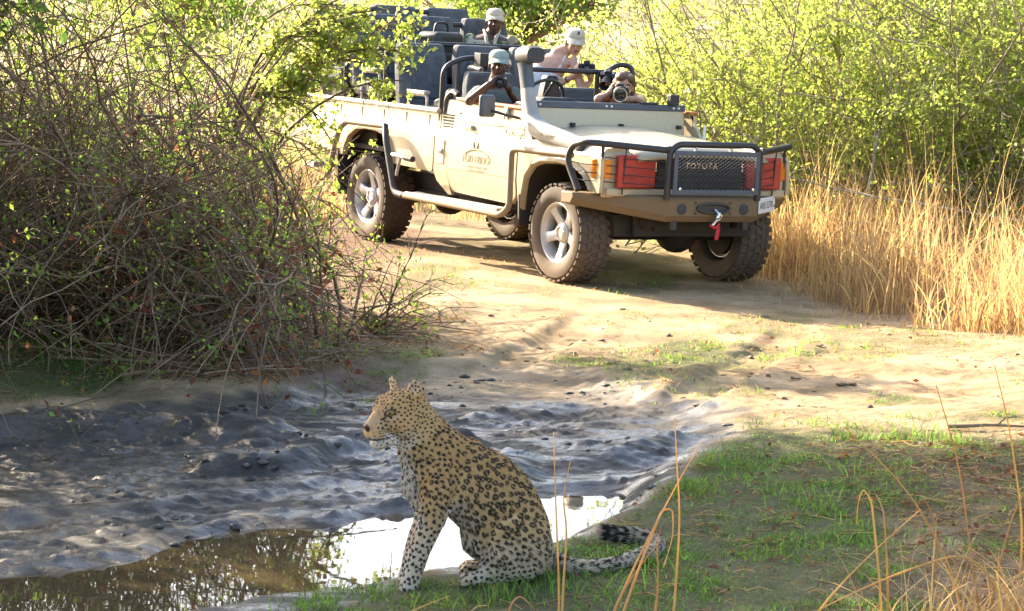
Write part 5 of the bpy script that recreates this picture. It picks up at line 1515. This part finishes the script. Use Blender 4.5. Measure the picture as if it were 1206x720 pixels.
def tree(label, base, th, crown_c, crown_r, nb, nl, ls, lm, seed, tr=.12, name='acacia_tree', group=None):
    rng = np.random.default_rng(seed); bx, by = base; z0 = gz(bx, by)
    root = empty(name, (bx, by, z0)); tag(root, label, 'tree', group)
    cc = np.array(crown_c) - np.array([bx, by, z0]); cr = np.array(crown_r)
    tk = grow(np.zeros((1, 3)) - [0, 0, .1], np.array([[cc[0] * .3, cc[1] * .3, th]]), np.array([th * 1.05]), 10, .05, 0, rng)
    V, F = tubes_np(tk, np.linspace(tr, tr * .6, 10)[None], 10)
    np_obj('trunk', V, F, BARK, root, attrs={'tone': ('FLOAT', 'POINT', np.full(len(V), .35))})
    top = tk[0, -1]; u = rng.normal(size=(nb, 3)); u /= np.linalg.norm(u, axis=1, keepdims=True)
    tgt = cc + u * cr * rng.random((nb, 1)) ** .4
    t = np.linspace(0, 1, 10)[None, :, None]; mid = (top + tgt) / 2 + rng.normal(size=(nb, 3)) * cr * .14
    P1 = (1 - t) ** 2 * top + 2 * t * (1 - t) * mid[:, None] + t * t * tgt[:, None]
    P2 = branch_from(P1, nb * 6, np.mean(cr) * (.3 + .4 * rng.random(nb * 6)), 7, .7, .12, -.01, rng, .35)
    P3 = branch_from(P2, nb * 24, np.mean(cr) * (.12 + .16 * rng.random(nb * 24)), 5, .7, .14, -.02, rng, .2)
    V, F, T = merge([tubes_part(P1, tr * .45, tr * .1, 6, rng), tubes_part(P2, tr * .12, tr * .03, 4, rng), tubes_part(P3, tr * .04, tr * .012, 3, rng)])
    np_obj('limbs', V, F, BARK, root, attrs={'tone': ('FLOAT', 'POINT', T)})
    V, F, T = leaves_on(P3, nl, ls, rng, 6, ls * 1.2, .1)
    tag(np_obj('crown', V, F, lm, root, False, attrs={'tone': ('FLOAT', 'POINT', T)}), kind='stuff')
    return root

# --- the thicket at left: arching grey stems, few leaves
TH = 'tangled bushes at the left of the puddle'
for i, (bx, by, rx, ry, h, lean, ns, n2, n3, nl, dead, sd, lab) in enumerate((
        (-2.75, 15.7, .9, .5, 3.0, (.22, -.05), 160, 850, 2200, 5200, 900, 101, 'tangled thorn thicket of grey twigs above the grassy left bank'),
        (-1.95, 16.0, .8, .5, 2.7, (.34, -.05), 170, 850, 2200, 5200, 1300, 102, 'brown thicket of arching stems over fallen twigs and dead leaves'),
        (-1.45, 16.6, .55, .5, 2.2, (.40, .0), 100, 420, 1100, 3600, 500, 103, 'sparse leaning bush whose thin stems cross the truck bed'),
        (-3.3, 17.2, 1.1, .7, 3.4, (.15, .0), 95, 500, 1300, 4500, 0, 104, 'dense dark thicket at the back behind the thorn stems'),
        (-2.3, 17.9, .8, .6, 3.2, (.10, .0), 60, 300, 900, 4000, 0, 105, 'leafy thicket between the thorn bush and the truck'))):
    shrub(lab, (bx, by), rx, ry, h, lean, ns, n2, n3, nl, .034, LEAF_G, BARK, sd, -.055, .0115 if i != 2 else .010, 'thicket', 'bush', None, dead, .1, 4, .025, xmax=(-1.30, -1.15, -1.10, -1.65, -1.5)[i])
shrub('dense unseen thicket added to keep the sun off the left bank', (-4.9, 17.0), 1.1, .9, 3.2, (0, 0), 90, 700, 1800, 9000, .06, LEAF_G, BARK, 106, -.04, .013, 'thicket', 'bush', cl=4, jit=.04)  # added out of view as a sun blocker for the left bank
shrub('rank unseen thicket added to block sun flecks on the mud', (-5.7, 15.5), 1.0, .8, 3.3, (0, 0), 80, 600, 1600, 10000, .07, LEAF_G, BARK, 107, -.04, .013, 'thicket', 'bush', cl=4, jit=.05)  # extra bush outside the view, stops sun flecks on the mud
shrub('leafy thicket added to stop the sun below the tall thorn tree', (-4.3, 15.5), .8, .6, 2.9, (-.1, 0), 80, 600, 1600, 9000, .06, LEAF_G, BARK, 108, -.04, .012, 'thicket', 'bush', cl=4, jit=.05, xmax=-3.0)  # added at the left frame edge to block sun passing under the crown
shrub('low sprawl of bare twigs reaching onto the track', (-1.05, 16.75), .25, .4, .75, (.9, -.25), 26, 90, 260, 420, .030, LEAF_G, BARK, 109, -.07, .008, 'low_shrub', 'bush', None, 0, .1, 3, .02, .6)
# overhanging spray of leaves in front of the truck's bed
rng = np.random.default_rng(77)
root = empty('overhanging_bough', (-1.75, 17.0, gz(-1.75, 17.0))); tag(root, 'leafy bough with bright green leaves hanging before the truck bed', 'branch')
o3 = np.array([-1.75, 17.0, gz(-1.75, 17.0)])
tg = np.array([[-.74, 17.25, 1.62], [-.72, 17.3, 1.84], [-.80, 17.4, 2.05], [-.95, 17.2, 2.12], [-1.05, 17.1, 1.55], [-.9, 17.3, 1.95], [-1.2, 17.2, 1.95], [-1.1, 17.3, 1.70], [-1.25, 17.2, 1.35], [-1.0, 17.2, 1.78], [-.85, 17.35, 2.25], [-1.2, 17.3, 2.2], [-1.3, 17.2, 1.6], [-1.0, 17.3, 2.0]]) - o3
st = np.stack([rng.uniform(-2.2, -1.8, len(tg)), rng.uniform(16.9, 17.3, len(tg)), rng.uniform(.4, 1.1, len(tg))], -1) - o3
t = np.linspace(0, 1, 14)[None, :, None]; mid = st * .55 + tg * .45 + np.array([-.25, 0, .75])
P1 = (1 - t) ** 2 * st[:, None] + 2 * t * (1 - t) * mid[:, None] + t * t * tg[:, None]
P1 = P1 + np.cumsum(rng.normal(size=P1.shape) * .008, 1)
P2 = branch_from(P1, 150, .15 + .3 * rng.random(150), 7, .5, .12, -.03, rng, .5)
P3 = branch_from(P2, 520, .06 + .14 * rng.random(520), 5, .7, .12, -.03, rng, .1)
V, F, T = merge([tubes_part(P1, .012, .004, 6, rng), tubes_part(P2, .005, .002, 4, rng), tubes_part(P3, .0026, .001, 3, rng)])
np_obj('branches', V, F, BARK, root, attrs={'tone': ('FLOAT', 'POINT', T)})
V, F, T = leaves_on(P3, 4200, .040, rng, 4, .022, .1, .7)
tag(np_obj('leaves', V, F, LEAF_Y, root, False, attrs={'tone': ('FLOAT', 'POINT', T)}), kind='stuff')
# trees that shade the puddle, standing left of the view
tree('tall thorn tree shading the puddle from beside the thicket', (-4.6, 15.9), 2.7, (-4.3, 15.4, 4.0), (2.6, 1.9, 1.75), 36, 17000, .10, LEAF_D, 201)
tree('broad thorn tree beyond the left end of the puddle', (-8.0, 14.2), 2.6, (-7.4, 14.0, 4.9), (2.9, 2.4, 2.0), 34, 14000, .11, LEAF_D, 202)
tree('old thorn tree leaning over the left bank', (-5.4, 12.4), 2.5, (-5.6, 12.3, 3.9), (2.0, 2.0, 1.6), 26, 9000, .11, LEAF_D, 203)

# --- green bushes behind the grass, right, and beyond the truck
SUN = (('bright leafy bush just beyond the dry grass beside the bull bar', (2.7, 23.0), 1.1, 3.0, 301, 9000), ('wide sunlit bush with bare twigs poking out above the tall grass', (4.3, 22.0), 1.3, 3.2, 302, 11000), ('tall twiggy bush at the right end of the dry grass', (5.9, 20.8), 1.2, 3.4, 303, 10000),
       ('yellow green bush behind the women in the truck', (1.75, 27.0), 1.1, 1.9, 304, 8000), ('large pale bush behind the leafy one by the grass', (4.0, 26.5), 1.7, 3.8, 305, 11000), ('deep bush at the back beyond the twiggy bush', (6.8, 25.0), 1.7, 4.0, 306, 10000), ('far yellowish bush in the gap beyond the passengers', (.1, 32.0), 1.2, 2.0, 307, 5000),
       ('full bush between the pale bush and the leafy one', (3.2, 24.6), 1.3, 3.0, 309, 9000), ('full bush behind the wide sunlit one', (5.4, 23.8), 1.4, 3.4, 310, 9000),
       ('high bush closing the view beyond the right hand grass', (7.6, 30.0), 2.2, 4.6, 308, 9000))
for lab, (bx, by), rr, h, sd, nl in SUN:
    shrub(lab, (bx, by), rr, rr, h, (-.02, -.03), 46, 420, 1700, int(nl * 3.4), .045, LEAF_Y, BARK2, sd, -.02, .013, 'leafy_bush', 'bush', None, 0, .1, 5, .05, .55)
for lab, (bx, by), rr, h, sd, nl in (('low green bush beyond the truck tail', (-2.4, 30.0), 1.6, 2.4, 311, 5000), ('olive bush in the field past the thicket', (-5.5, 27.0), 1.8, 3.0, 312, 6000), ('bushy scrub beyond the olive bush', (-8.5, 33.0), 2.5, 3.4, 313, 6000)):
    shrub(lab, (bx, by), rr, rr, h, (0, 0), 30, 260, 900, nl, .06, LEAF_Y, BARK2, sd, -.02, .014, 'leafy_bush', 'bush', None, 0, .1, 5, .06, .55)
for lab, (bx, by), cr, cz, sd in (('distant dark green tree behind the capped man', (.2, 58.0), 3.4, 3.2, 401), ('distant tree beyond the far scrub', (-9.0, 70.0), 4.5, 4.0, 403), ('distant broad tree behind the pale bush', (9.5, 62.0), 4.5, 4.4, 404)):
    tree(lab, (bx, by), 1.5, (bx, by, cz), (cr, cr, cr * .78), 26, 9000, .17, LEAF_G, sd, .2, 'distant_tree')

# --- grasses
def blades(n, pos, h, lean, w, rng, mtl, name, bend=.5, K=4, face=None, parent=None):
    """ribbon blades: pos (n,2) on the ground"""
    z = ground_z(pos[:, 0], pos[:, 1]); a = rng.random(n) * 2 * pi
    dirv = np.stack([np.cos(a), np.sin(a)], -1) * lean[:, None]
    fa = a + pi / 2 + rng.normal(size=n) * .6; sd = np.stack([np.cos(fa), np.sin(fa), np.zeros(n)], -1)
    t = np.linspace(0, 1, K + 1)
    V = []
    for k in t:
        c = np.stack([pos[:, 0] + dirv[:, 0] * h * k ** 1.7, pos[:, 1] + dirv[:, 1] * h * k ** 1.7, z - .01 + h * (k - bend * lean * k ** 2.5)], -1)
        ww = (w * (1 - k) ** .7 * .5 + w * .04)[:, None]
        V.append(np.stack([c - sd * ww, c + sd * ww], 1))
    V = np.stack(V, 1)                                # n,K+1,2,3
    idx = np.arange(n * (K + 1) * 2).reshape(n, K + 1, 2)
    F = np.stack([idx[:, :-1, 0], idx[:, :-1, 1], idx[:, 1:, 1], idx[:, 1:, 0]], -1).reshape(-1, 4)
    T = np.repeat(rng.random(n), (K + 1) * 2)
    return V.reshape(-1, 3), F, T
def grass_obj(name, V, F, T, mtl, parent=None):
    return tag(np_obj(name, V, F, mtl, parent, False, attrs={'tone': ('FLOAT', 'POINT', T)}), kind='stuff')
rng = np.random.default_rng(21)
# tall dry grass at right
GP = [(1.95, 20.3), (2.25, 18.9), (2.5, 18.1), (2.9, 17.1), (3.4, 16.5), (6.5, 15.5), (9, 18), (8, 22.5), (4.5, 22.6), (2.6, 22.4), (2.0, 21.6)]
q = np.stack([rng.uniform(1.8, 9, 60000), rng.uniform(15.3, 22.6, 60000)], -1)
sdv = sdist(q[:, 0], q[:, 1], GP) + fbm(q[:, 0] * 2, q[:, 1] * 2, 15, 3) * .35
keep = (sdv > 0) & (rng.random(len(q)) < (.12 + .88 * sstep(-.2, .3, fbm(q[:, 0] * 1.9, q[:, 1] * 1.9, 25, 3)))) & (q[:, 0] < 6.2); q = q[keep][:19000]; n = len(q)
hh = (.35 + .75 * rng.random(n) ** 1.6) * (.55 + .45 * sstep(0, .5, sdist(q[:, 0], q[:, 1], GP))) * (1 + .35 * fbm(q[:, 0] * 1.2, q[:, 1] * 1.2, 33, 2))
parts = [blades(n, q, hh, .15 + .85 * rng.random(n) ** 1.5, .005 + .006 * rng.random(n), rng, STRAW, '', .45, 5)]
k = rng.integers(0, n, 900); parts.append(blades(900, q[k], hh[k] * 1.25 + .35, .10 + .35 * rng.random(900), np.full(900, .0045), rng, STRAW, '', .3, 5))
q = np.stack([rng.uniform(1.5, 6, 9000), rng.uniform(15.2, 21.5, 9000)], -1); dv = sdist(q[:, 0], q[:, 1], GP)
q = q[(dv > -.45) & (dv < .25) & (rng.random(len(q)) < .25 + .75 * sstep(-.1, .2, fbm(q[:, 0] * 3, q[:, 1] * 3, 43, 3)))]; n = len(q); nf = n
parts.append(blades(n, q, .05 + .28 * rng.random(n) ** 2 * sstep(-.5, .1, sdist(q[:, 0], q[:, 1], GP)), .4 + 1.0 * rng.random(n), .004 + .004 * rng.random(n), rng, STRAW, '', .35, 5))
V, F, T = merge(parts); tag(grass_obj('tall_dry_grass', V, F, T, STRAW), 'tall golden dry grass beside the front of the truck', 'grass')
# thinner dry grass in the sunny field behind the truck
q = np.stack([rng.uniform(-9, 3.5, 26000), rng.uniform(20.5, 36, 26000)], -1)
foot = [(2.4, 17.8), (-.1, 18.3), (-2.6, 23.0), (-.9, 24.8), (.8, 22.5)]
keep = (sdist(q[:, 0], q[:, 1], foot) < -.1) & (fbm(q[:, 0] * .9, q[:, 1] * .9, 35, 3) > -.12) & ((q[:, 1] > 25.2) | (q[:, 0] < -1.9) | (q[:, 0] > 2.2)); q = q[keep]; n = len(q)
V, F, T = blades(n, q, .22 + .55 * rng.random(n) ** 1.5, .2 + .6 * rng.random(n), .008 + .008 * rng.random(n), rng, STRAW, '', .4, 4)
tag(grass_obj('field_grass', V, F, T, STRAW), 'thin sunlit straw grass in the field behind the truck', 'grass')
# short green turf
q = np.stack([rng.uniform(-3.4, 3.6, 700000), rng.uniform(8.3, 20.5, 700000)], -1)
g_ = green_mask(q[:, 0], q[:, 1]); cl_ = sstep(-.12, .22, fbm(q[:, 0] * 6, q[:, 1] * 6, 37, 3))
keep = rng.random(len(q)) < (g_ * (.22 + .78 * cl_)) * np.clip(2.2 - q[:, 1] * .10, .35, 1); q = q[keep][:150000]; n = len(q)
V, F, T = blades(n, q, (.012 + .036 * rng.random(n) ** 1.6) * (.6 + .8 * sstep(-.2, .3, fbm(q[:, 0] * 3, q[:, 1] * 3, 39, 3))), .3 + 1.0 * rng.random(n), .0035 + .005 * rng.random(n), rng, TURF, '', .3, 2)
tag(grass_obj('short_grass', V, F, T, TURF), 'short green grass on the banks round the puddle', 'grass')
# tufts of longer green grass: near the leopard and under the thicket
q = []
for cx, cy, nn, sp_ in ((-.06, 8.95, 60, .05), (.12, 9.02, 50, .06), (.35, 9.05, 40, .07), (1.3, 10.6, 90, .12), (1.0, 11.6, 80, .12), (1.6, 11.2, 60, .12), (-2.85, 14.9, 260, .18), (-2.55, 14.85, 160, .15), (-1.2, 15.9, 60, .1), (.75, 10.9, 60, .1), (2.0, 12.3, 70, .12), (-.2, 8.75, 60, .06), (.55, 9.4, 50, .08)):
    q.append(np.stack([rng.normal(size=nn) * sp_ + cx, rng.normal(size=nn) * sp_ * 1.3 + cy], -1))
q = np.concatenate(q); n = len(q)
V, F, T = blades(n, q, .05 + .09 * rng.random(n), .3 + .7 * rng.random(n), .004 + .003 * rng.random(n), rng, TURF, '', .4, 4)
tag(grass_obj('grass_tufts', V, F, T, TURF), 'tufts of longer green grass along the banks', 'grass')
q = np.stack([rng.uniform(-1.2, 4.5, 900), rng.uniform(13.5, 22, 900)], -1)
q = q[(sdist(q[:, 0], q[:, 1], WALLOW) < -.1) & (fbm(q[:, 0] * 1.2, q[:, 1] * 1.2, 57, 3) > .02)]
q = (q[:, None, :] + rng.normal(size=(len(q), 22, 2)) * .035).reshape(-1, 2); n = len(q)
V, F, T = blades(n, q, .012 + .05 * rng.random(n) ** 2, .5 + 1.0 * rng.random(n), .003 + .003 * rng.random(n), rng, STRAW, '', .3, 3)
tag(grass_obj('track_grass', V, F, T, STRAW), 'small dry tufts trodden into the sunlit track', 'grass')
# straw and dead leaf litter lying about
q = np.stack([rng.uniform(-3.5, 3.6, 60000), rng.uniform(8.4, 17.5, 60000)], -1)
lit_ = np.maximum(sstep(.4, -.4, q[:, 0] + .75 + fbm(q[:, 0], q[:, 1], 95, 3)) * sstep(13.9, 14.8, q[:, 1] + fbm(q[:, 0] * 2, q[:, 1] * 2, 96, 3) * .8), sstep(.9, 1.9, q[:, 0]) * sstep(12.6, 11.4, q[:, 1]))
lit_ = np.maximum(lit_, .22 * (q[:, 1] < 12) * (q[:, 0] > .2)); lit_ = np.maximum(lit_, .03)
keep = (rng.random(len(q)) < lit_ * .42) & (sdist(q[:, 0], q[:, 1], WALLOW) < -.05); q = q[keep]; n = len(q)
z = ground_z(q[:, 0], q[:, 1]); a = rng.random(n) * 2 * pi; Ls = .03 + .13 * rng.random(n) ** 2
P = np.stack([np.stack([q[:, 0] + np.cos(a) * Ls * s_ + np.sin(a) * Ls * .15 * s_ * s_, q[:, 1] + np.sin(a) * Ls * s_, z + .006 + rng.random(n) * .02 * (1 - abs(s_))], -1) for s_ in (-.5, 0, .5)], 1)
V, F = tubes_np(P, np.repeat((.0012 + .0014 * rng.random(n))[:, None], 3, 1), 3); T = np.repeat(rng.random(n), 9)
tag(grass_obj('straw_litter', V, F, T, STRAW), 'broken straw and thin twigs littering the ground', 'litter')
keep = rng.random(n) < .5; q2 = q[keep & (q[:, 1] > 13)]; q3 = np.concatenate([q2, q2 + rng.normal(size=q2.shape) * .1, q[keep & (q[:, 1] <= 13)]]); n3 = len(q3)
pos = np.stack([q3[:, 0], q3[:, 1], ground_z(q3[:, 0], q3[:, 1]) + .008 + .02 * rng.random(n3)], -1); s_ = .015 + .03 * rng.random(n3)
V, F = leaf_quads(pos, rng.normal(size=(n3, 3)) * .5 + [0, 0, 1], rng.normal(size=(n3, 3)) * [1, 1, .3], s_, s_ * .6, rng)
tag(grass_obj('leaf_litter', V, F, np.repeat(rng.random(n3), 4), DEADL), 'brown dead leaves scattered under the thicket', 'litter')

# --- stalks of dry grass in the foreground, one by one
def stalk(label, pts, D, w=.0042, group=None):
    """pts: (x, z) in metres on the plane y = D"""
    rg = random.Random(int(pts[0][0] * 1000) + len(pts))
    P = [Vector((x, D + .04 * i * (rg.random() - .5), z)) for i, (x, z) in enumerate(pts)]
    base = P[0].copy(); z0 = gz(base.x, D); base = Vector((base.x, D, z0))
    P = fillet([p - base for p in P], .12, 5); n_ = len(P)
    mb_ = MB().tube(P, [w * (1 - .75 * i / (n_ - 1)) + .0006 for i in range(n_)], 5)
    o = mb_.build('grass_stalk', GOLD); o.location = base
    a_ = o.data.attributes.new('tone', 'FLOAT', 'POINT'); a_.data.foreach_set('value', np.full(len(o.data.vertices), .3 + .6 * rg.random(), np.float32))
    tag(o, label, 'grass stalk', group); return o
# (height profile of each stalk in metres: x, z; standing at distance D)
for lab, D, pp in (('straight thin golden stalk before the leopard\'s rump', 8.2, [(0.151, -0.009), (0.156, 0.19), (0.144, 0.473), (0.136, 0.72)]),
                   ('kinked golden stalk crossing before the leopard\'s rump', 8.2, [(0.162, -0.009), (0.167, 0.218), (0.181, 0.402), (0.166, 0.501), (0.191, 0.622)]),
                   ('long straight golden stalk slanting across the leopard\'s tail', 8.1, [(0.268, 0.002), (0.377, 0.269), (0.512, 0.534), (0.61, 0.715)]),
                   ('upright orange stalk beside the leopard\'s tail tip', 8.15, [(0.517, -0.011), (0.534, 0.23), (0.549, 0.455), (0.534, 0.65), (0.522, 0.795)]),
                   ('hooked dry blade bending over at the tail tip', 8.15, [(0.314, -0.002), (0.423, 0.314), (0.488, 0.483), (0.521, 0.488), (0.525, 0.399), (0.489, 0.309)]),
                   ('short bent blade with its tip on the grass below the tail', 8.15, [(0.45, 0.003), (0.479, 0.23), (0.472, 0.37), (0.483, 0.427)]),
                   ('slanting dry blade below the tail curl', 8.2, [(0.282, -0.015), (0.368, 0.218), (0.481, 0.36)]),
                   ('arched pale blade over the turf under the leopard', 8.3, [(-0.02, 0.009), (-0.008, 0.133), (0.025, 0.161), (0.071, 0.133), (0.088, 0.037)]),
                   ('flat dry blade lying by the leopard\'s paws', 8.5, [(-0.385, 0.039), (-0.298, 0.086), (-0.211, 0.121)])):
    stalk(lab, pp, D)
for lab, D, pp in (('tall dry stalk leaning left above the straw clump', 8.2, [(1.556, -0.009), (1.524, 0.19), (1.46, 0.628), (1.372, 0.888)]),
                   ('long slanting stalk rising from the straw clump', 8.3, [(1.533, -0.035), (1.456, 0.268), (1.302, 0.53), (1.097, 0.729)]),
                   ('dry blade bent in a tight arch by the straw clump', 8.2, [(1.221, -0.009), (1.206, 0.218), (1.177, 0.501), (1.142, 0.549), (1.127, 0.501), (1.136, 0.411)]),
                   ('low orange blade sweeping left from the straw clump', 8.1, [(1.588, 0.213), (1.481, 0.356), (1.257, 0.291), (1.065, 0.213), (0.901, 0.115)]),
                   ('straight straw leaning right out of the straw clump', 8.2, [(0.914, -0.009), (1.031, 0.17), (1.188, 0.332), (1.329, 0.481)]),
                   ('double stalk standing in the turf before the straw clump', 8.3, [(1.253, -0.035), (1.246, 0.225), (1.228, 0.453), (1.21, 0.496)]),
                   ('thin stalk leaning right at the edge of the straw clump', 8.2, [(1.556, -0.009), (1.584, 0.247), (1.646, 0.473), (1.696, 0.586)]),
                   ('fine grass stem with a drooping head above the turf', 8.6, [(1.426, -0.081), (1.464, 0.277), (1.438, 0.395), (1.402, 0.439), (1.383, 0.365)]),
                   ('slender stem crossing the sunlit track above the straw clump', 8.4, [(1.694, -0.06), (1.716, 0.376), (1.663, 0.722), (1.596, 0.927)])):
    stalk(lab, pp, D)
# the clump at the right corner
rng = np.random.default_rng(31)
root = empty('straw_clump', (1.62, 8.2, gz(1.62, 8.2))); tag(root, 'thick clump of golden straw at the foot of the right bank', 'grass')
n = 240; q = np.stack([rng.normal(size=n) * .24 + 1.66, rng.normal(size=n) * .14 + 8.2], -1)
V, F, T = blades(n, q, .14 + .36 * rng.random(n), .25 + .75 * rng.random(n), .006 + .004 * rng.random(n), rng, GOLD, '', .35, 6)
tag(np_obj('blades', V - np.array([1.62, 8.2, gz(1.62, 8.2)]), F, GOLD, root, False, attrs={'tone': ('FLOAT', 'POINT', T)}), kind='stuff')

# --- fallen sticks under the thicket
rng = np.random.default_rng(41)
for i, (x, y, ln, a) in enumerate(((-2.2, 14.75, .9, .1), (-1.8, 14.6, .8, -.35), (-1.45, 14.55, .7, .5), (-2.6, 14.85, .6, -.2), (-1.3, 15.0, .6, .9), (-1.0, 15.6, .7, .3), (-1.6, 14.95, 1.0, -.15), (-2.0, 14.4, .5, .6), (-.75, 16.3, .6, -.4), (-1.15, 15.3, .5, 1.2), (-.5, 16.9, .7, -.7), (2.4, 12.6, .45, .15))):
    z = gz(x, y); K = 8; t = np.linspace(-.5, .5, K)
    px_ = x + np.cos(a) * ln * t; py_ = y + np.sin(a) * ln * t + np.cumsum(rng.normal(size=K)) * .012
    pz = ground_z(px_, py_) + .014 + .03 * rng.random() * (1 - np.abs(t))
    P = [Vector((px_[k] - x, py_[k] - y, pz[k] - z)) for k in range(K)]; r_ = .006 + .007 * rng.random()
    mb_ = MB().tube(P, [r_ * (1 - .6 * k / K) for k in range(K)], 6)
    mb_.tube([P[4], P[4] + Vector((.08 * cos(a + .7), .08 * sin(a + .7), .03)), P[4] + Vector((.2 * cos(a + .6), .2 * sin(a + .6), .02))], [r_ * .5, r_ * .4, r_ * .15], 5)
    o = mb_.build('fallen_branch', BARK); o.location = (x, y, z)
    a_ = o.data.attributes.new('tone', 'FLOAT', 'POINT'); a_.data.foreach_set('value', np.full(len(o.data.vertices), .4 + .6 * rng.random(), np.float32))
    tag(o, 'grey fallen stick lying on the ground under the thicket' if x < 2 else 'dark stick on the turf of the right bank', 'stick', 'fallen sticks' if x < 2 else None)

# --- clods of mud and soil
rng = np.random.default_rng(51)
bm = bmesh.new(); bmesh.ops.create_icosphere(bm, subdivisions=2, radius=1.0); iv = np.array([v.co for v in bm.verts]); itf = np.array([[v.index for v in f.verts] for f in bm.faces]); bm.free()
def lumps(q, s, mtl, name, label, cat, seed):
    rg = np.random.default_rng(seed); n = len(q); z = ground_z(q[:, 0], q[:, 1])
    V = np.empty((n, len(iv), 3)); 
    for i in range(n):
        d = 1 + .28 * np.sin(iv @ rg.normal(size=3) * 3 + rg.random() * 6) + .16 * np.sin(iv @ rg.normal(size=3) * 7)
        V[i] = iv * d[:, None] * s[i] * np.array([1, .9, .42]) * (.7 + .6 * rg.random(3)) + [q[i, 0], q[i, 1], z[i] + s[i] * .12]
    F = (itf[None] + (np.arange(n) * len(iv))[:, None, None]).reshape(-1, 3)
    return tag(np_obj(name, V.reshape(-1, 3), F, mtl, None, True), label, cat, None, 'stuff')
q = np.stack([rng.uniform(-3, 1.2, 2600), rng.uniform(9.6, 15.4, 2600)], -1)
keep = (sdist(q[:, 0], q[:, 1], WALLOW) > .03) & (sdist(q[:, 0], q[:, 1], PUDDLE) < -.05) & (fbm(q[:, 0] * 1.5, q[:, 1] * 1.5, 61, 3) > .08); q = q[keep]
MUDC = mat('wet_mud_clod', (.055, .046, .038), .55, var=.3, scale=20, bmp=.6, bscale=90)
SOILC = mat('soil_clod', (.24, .165, .10), .95, var=.35, scale=20, bmp=.6, bscale=120)
lumps(q, .004 + .024 * rng.random(len(q)) ** 4, MUDC, 'mud_clods', 'small wet clods scattered over the mud', 'clods', 1)
q = np.concatenate([np.stack([rng.normal(size=70) * .35 + .35, rng.normal(size=70) * .8 + 16.0], -1), np.stack([rng.normal(size=50) * .4 + 1.25, rng.normal(size=50) * .7 + 13.8], -1), np.stack([rng.uniform(-1, 4, 50), rng.uniform(12.5, 21, 50)], -1)])
q = q[(sdist(q[:, 0], q[:, 1], WALLOW) < .1)]
lumps(q, .004 + .026 * rng.random(len(q)) ** 4, SOILC, 'soil_clods', 'dark crumbs of dung and soil on the sunlit track', 'clods', 2)
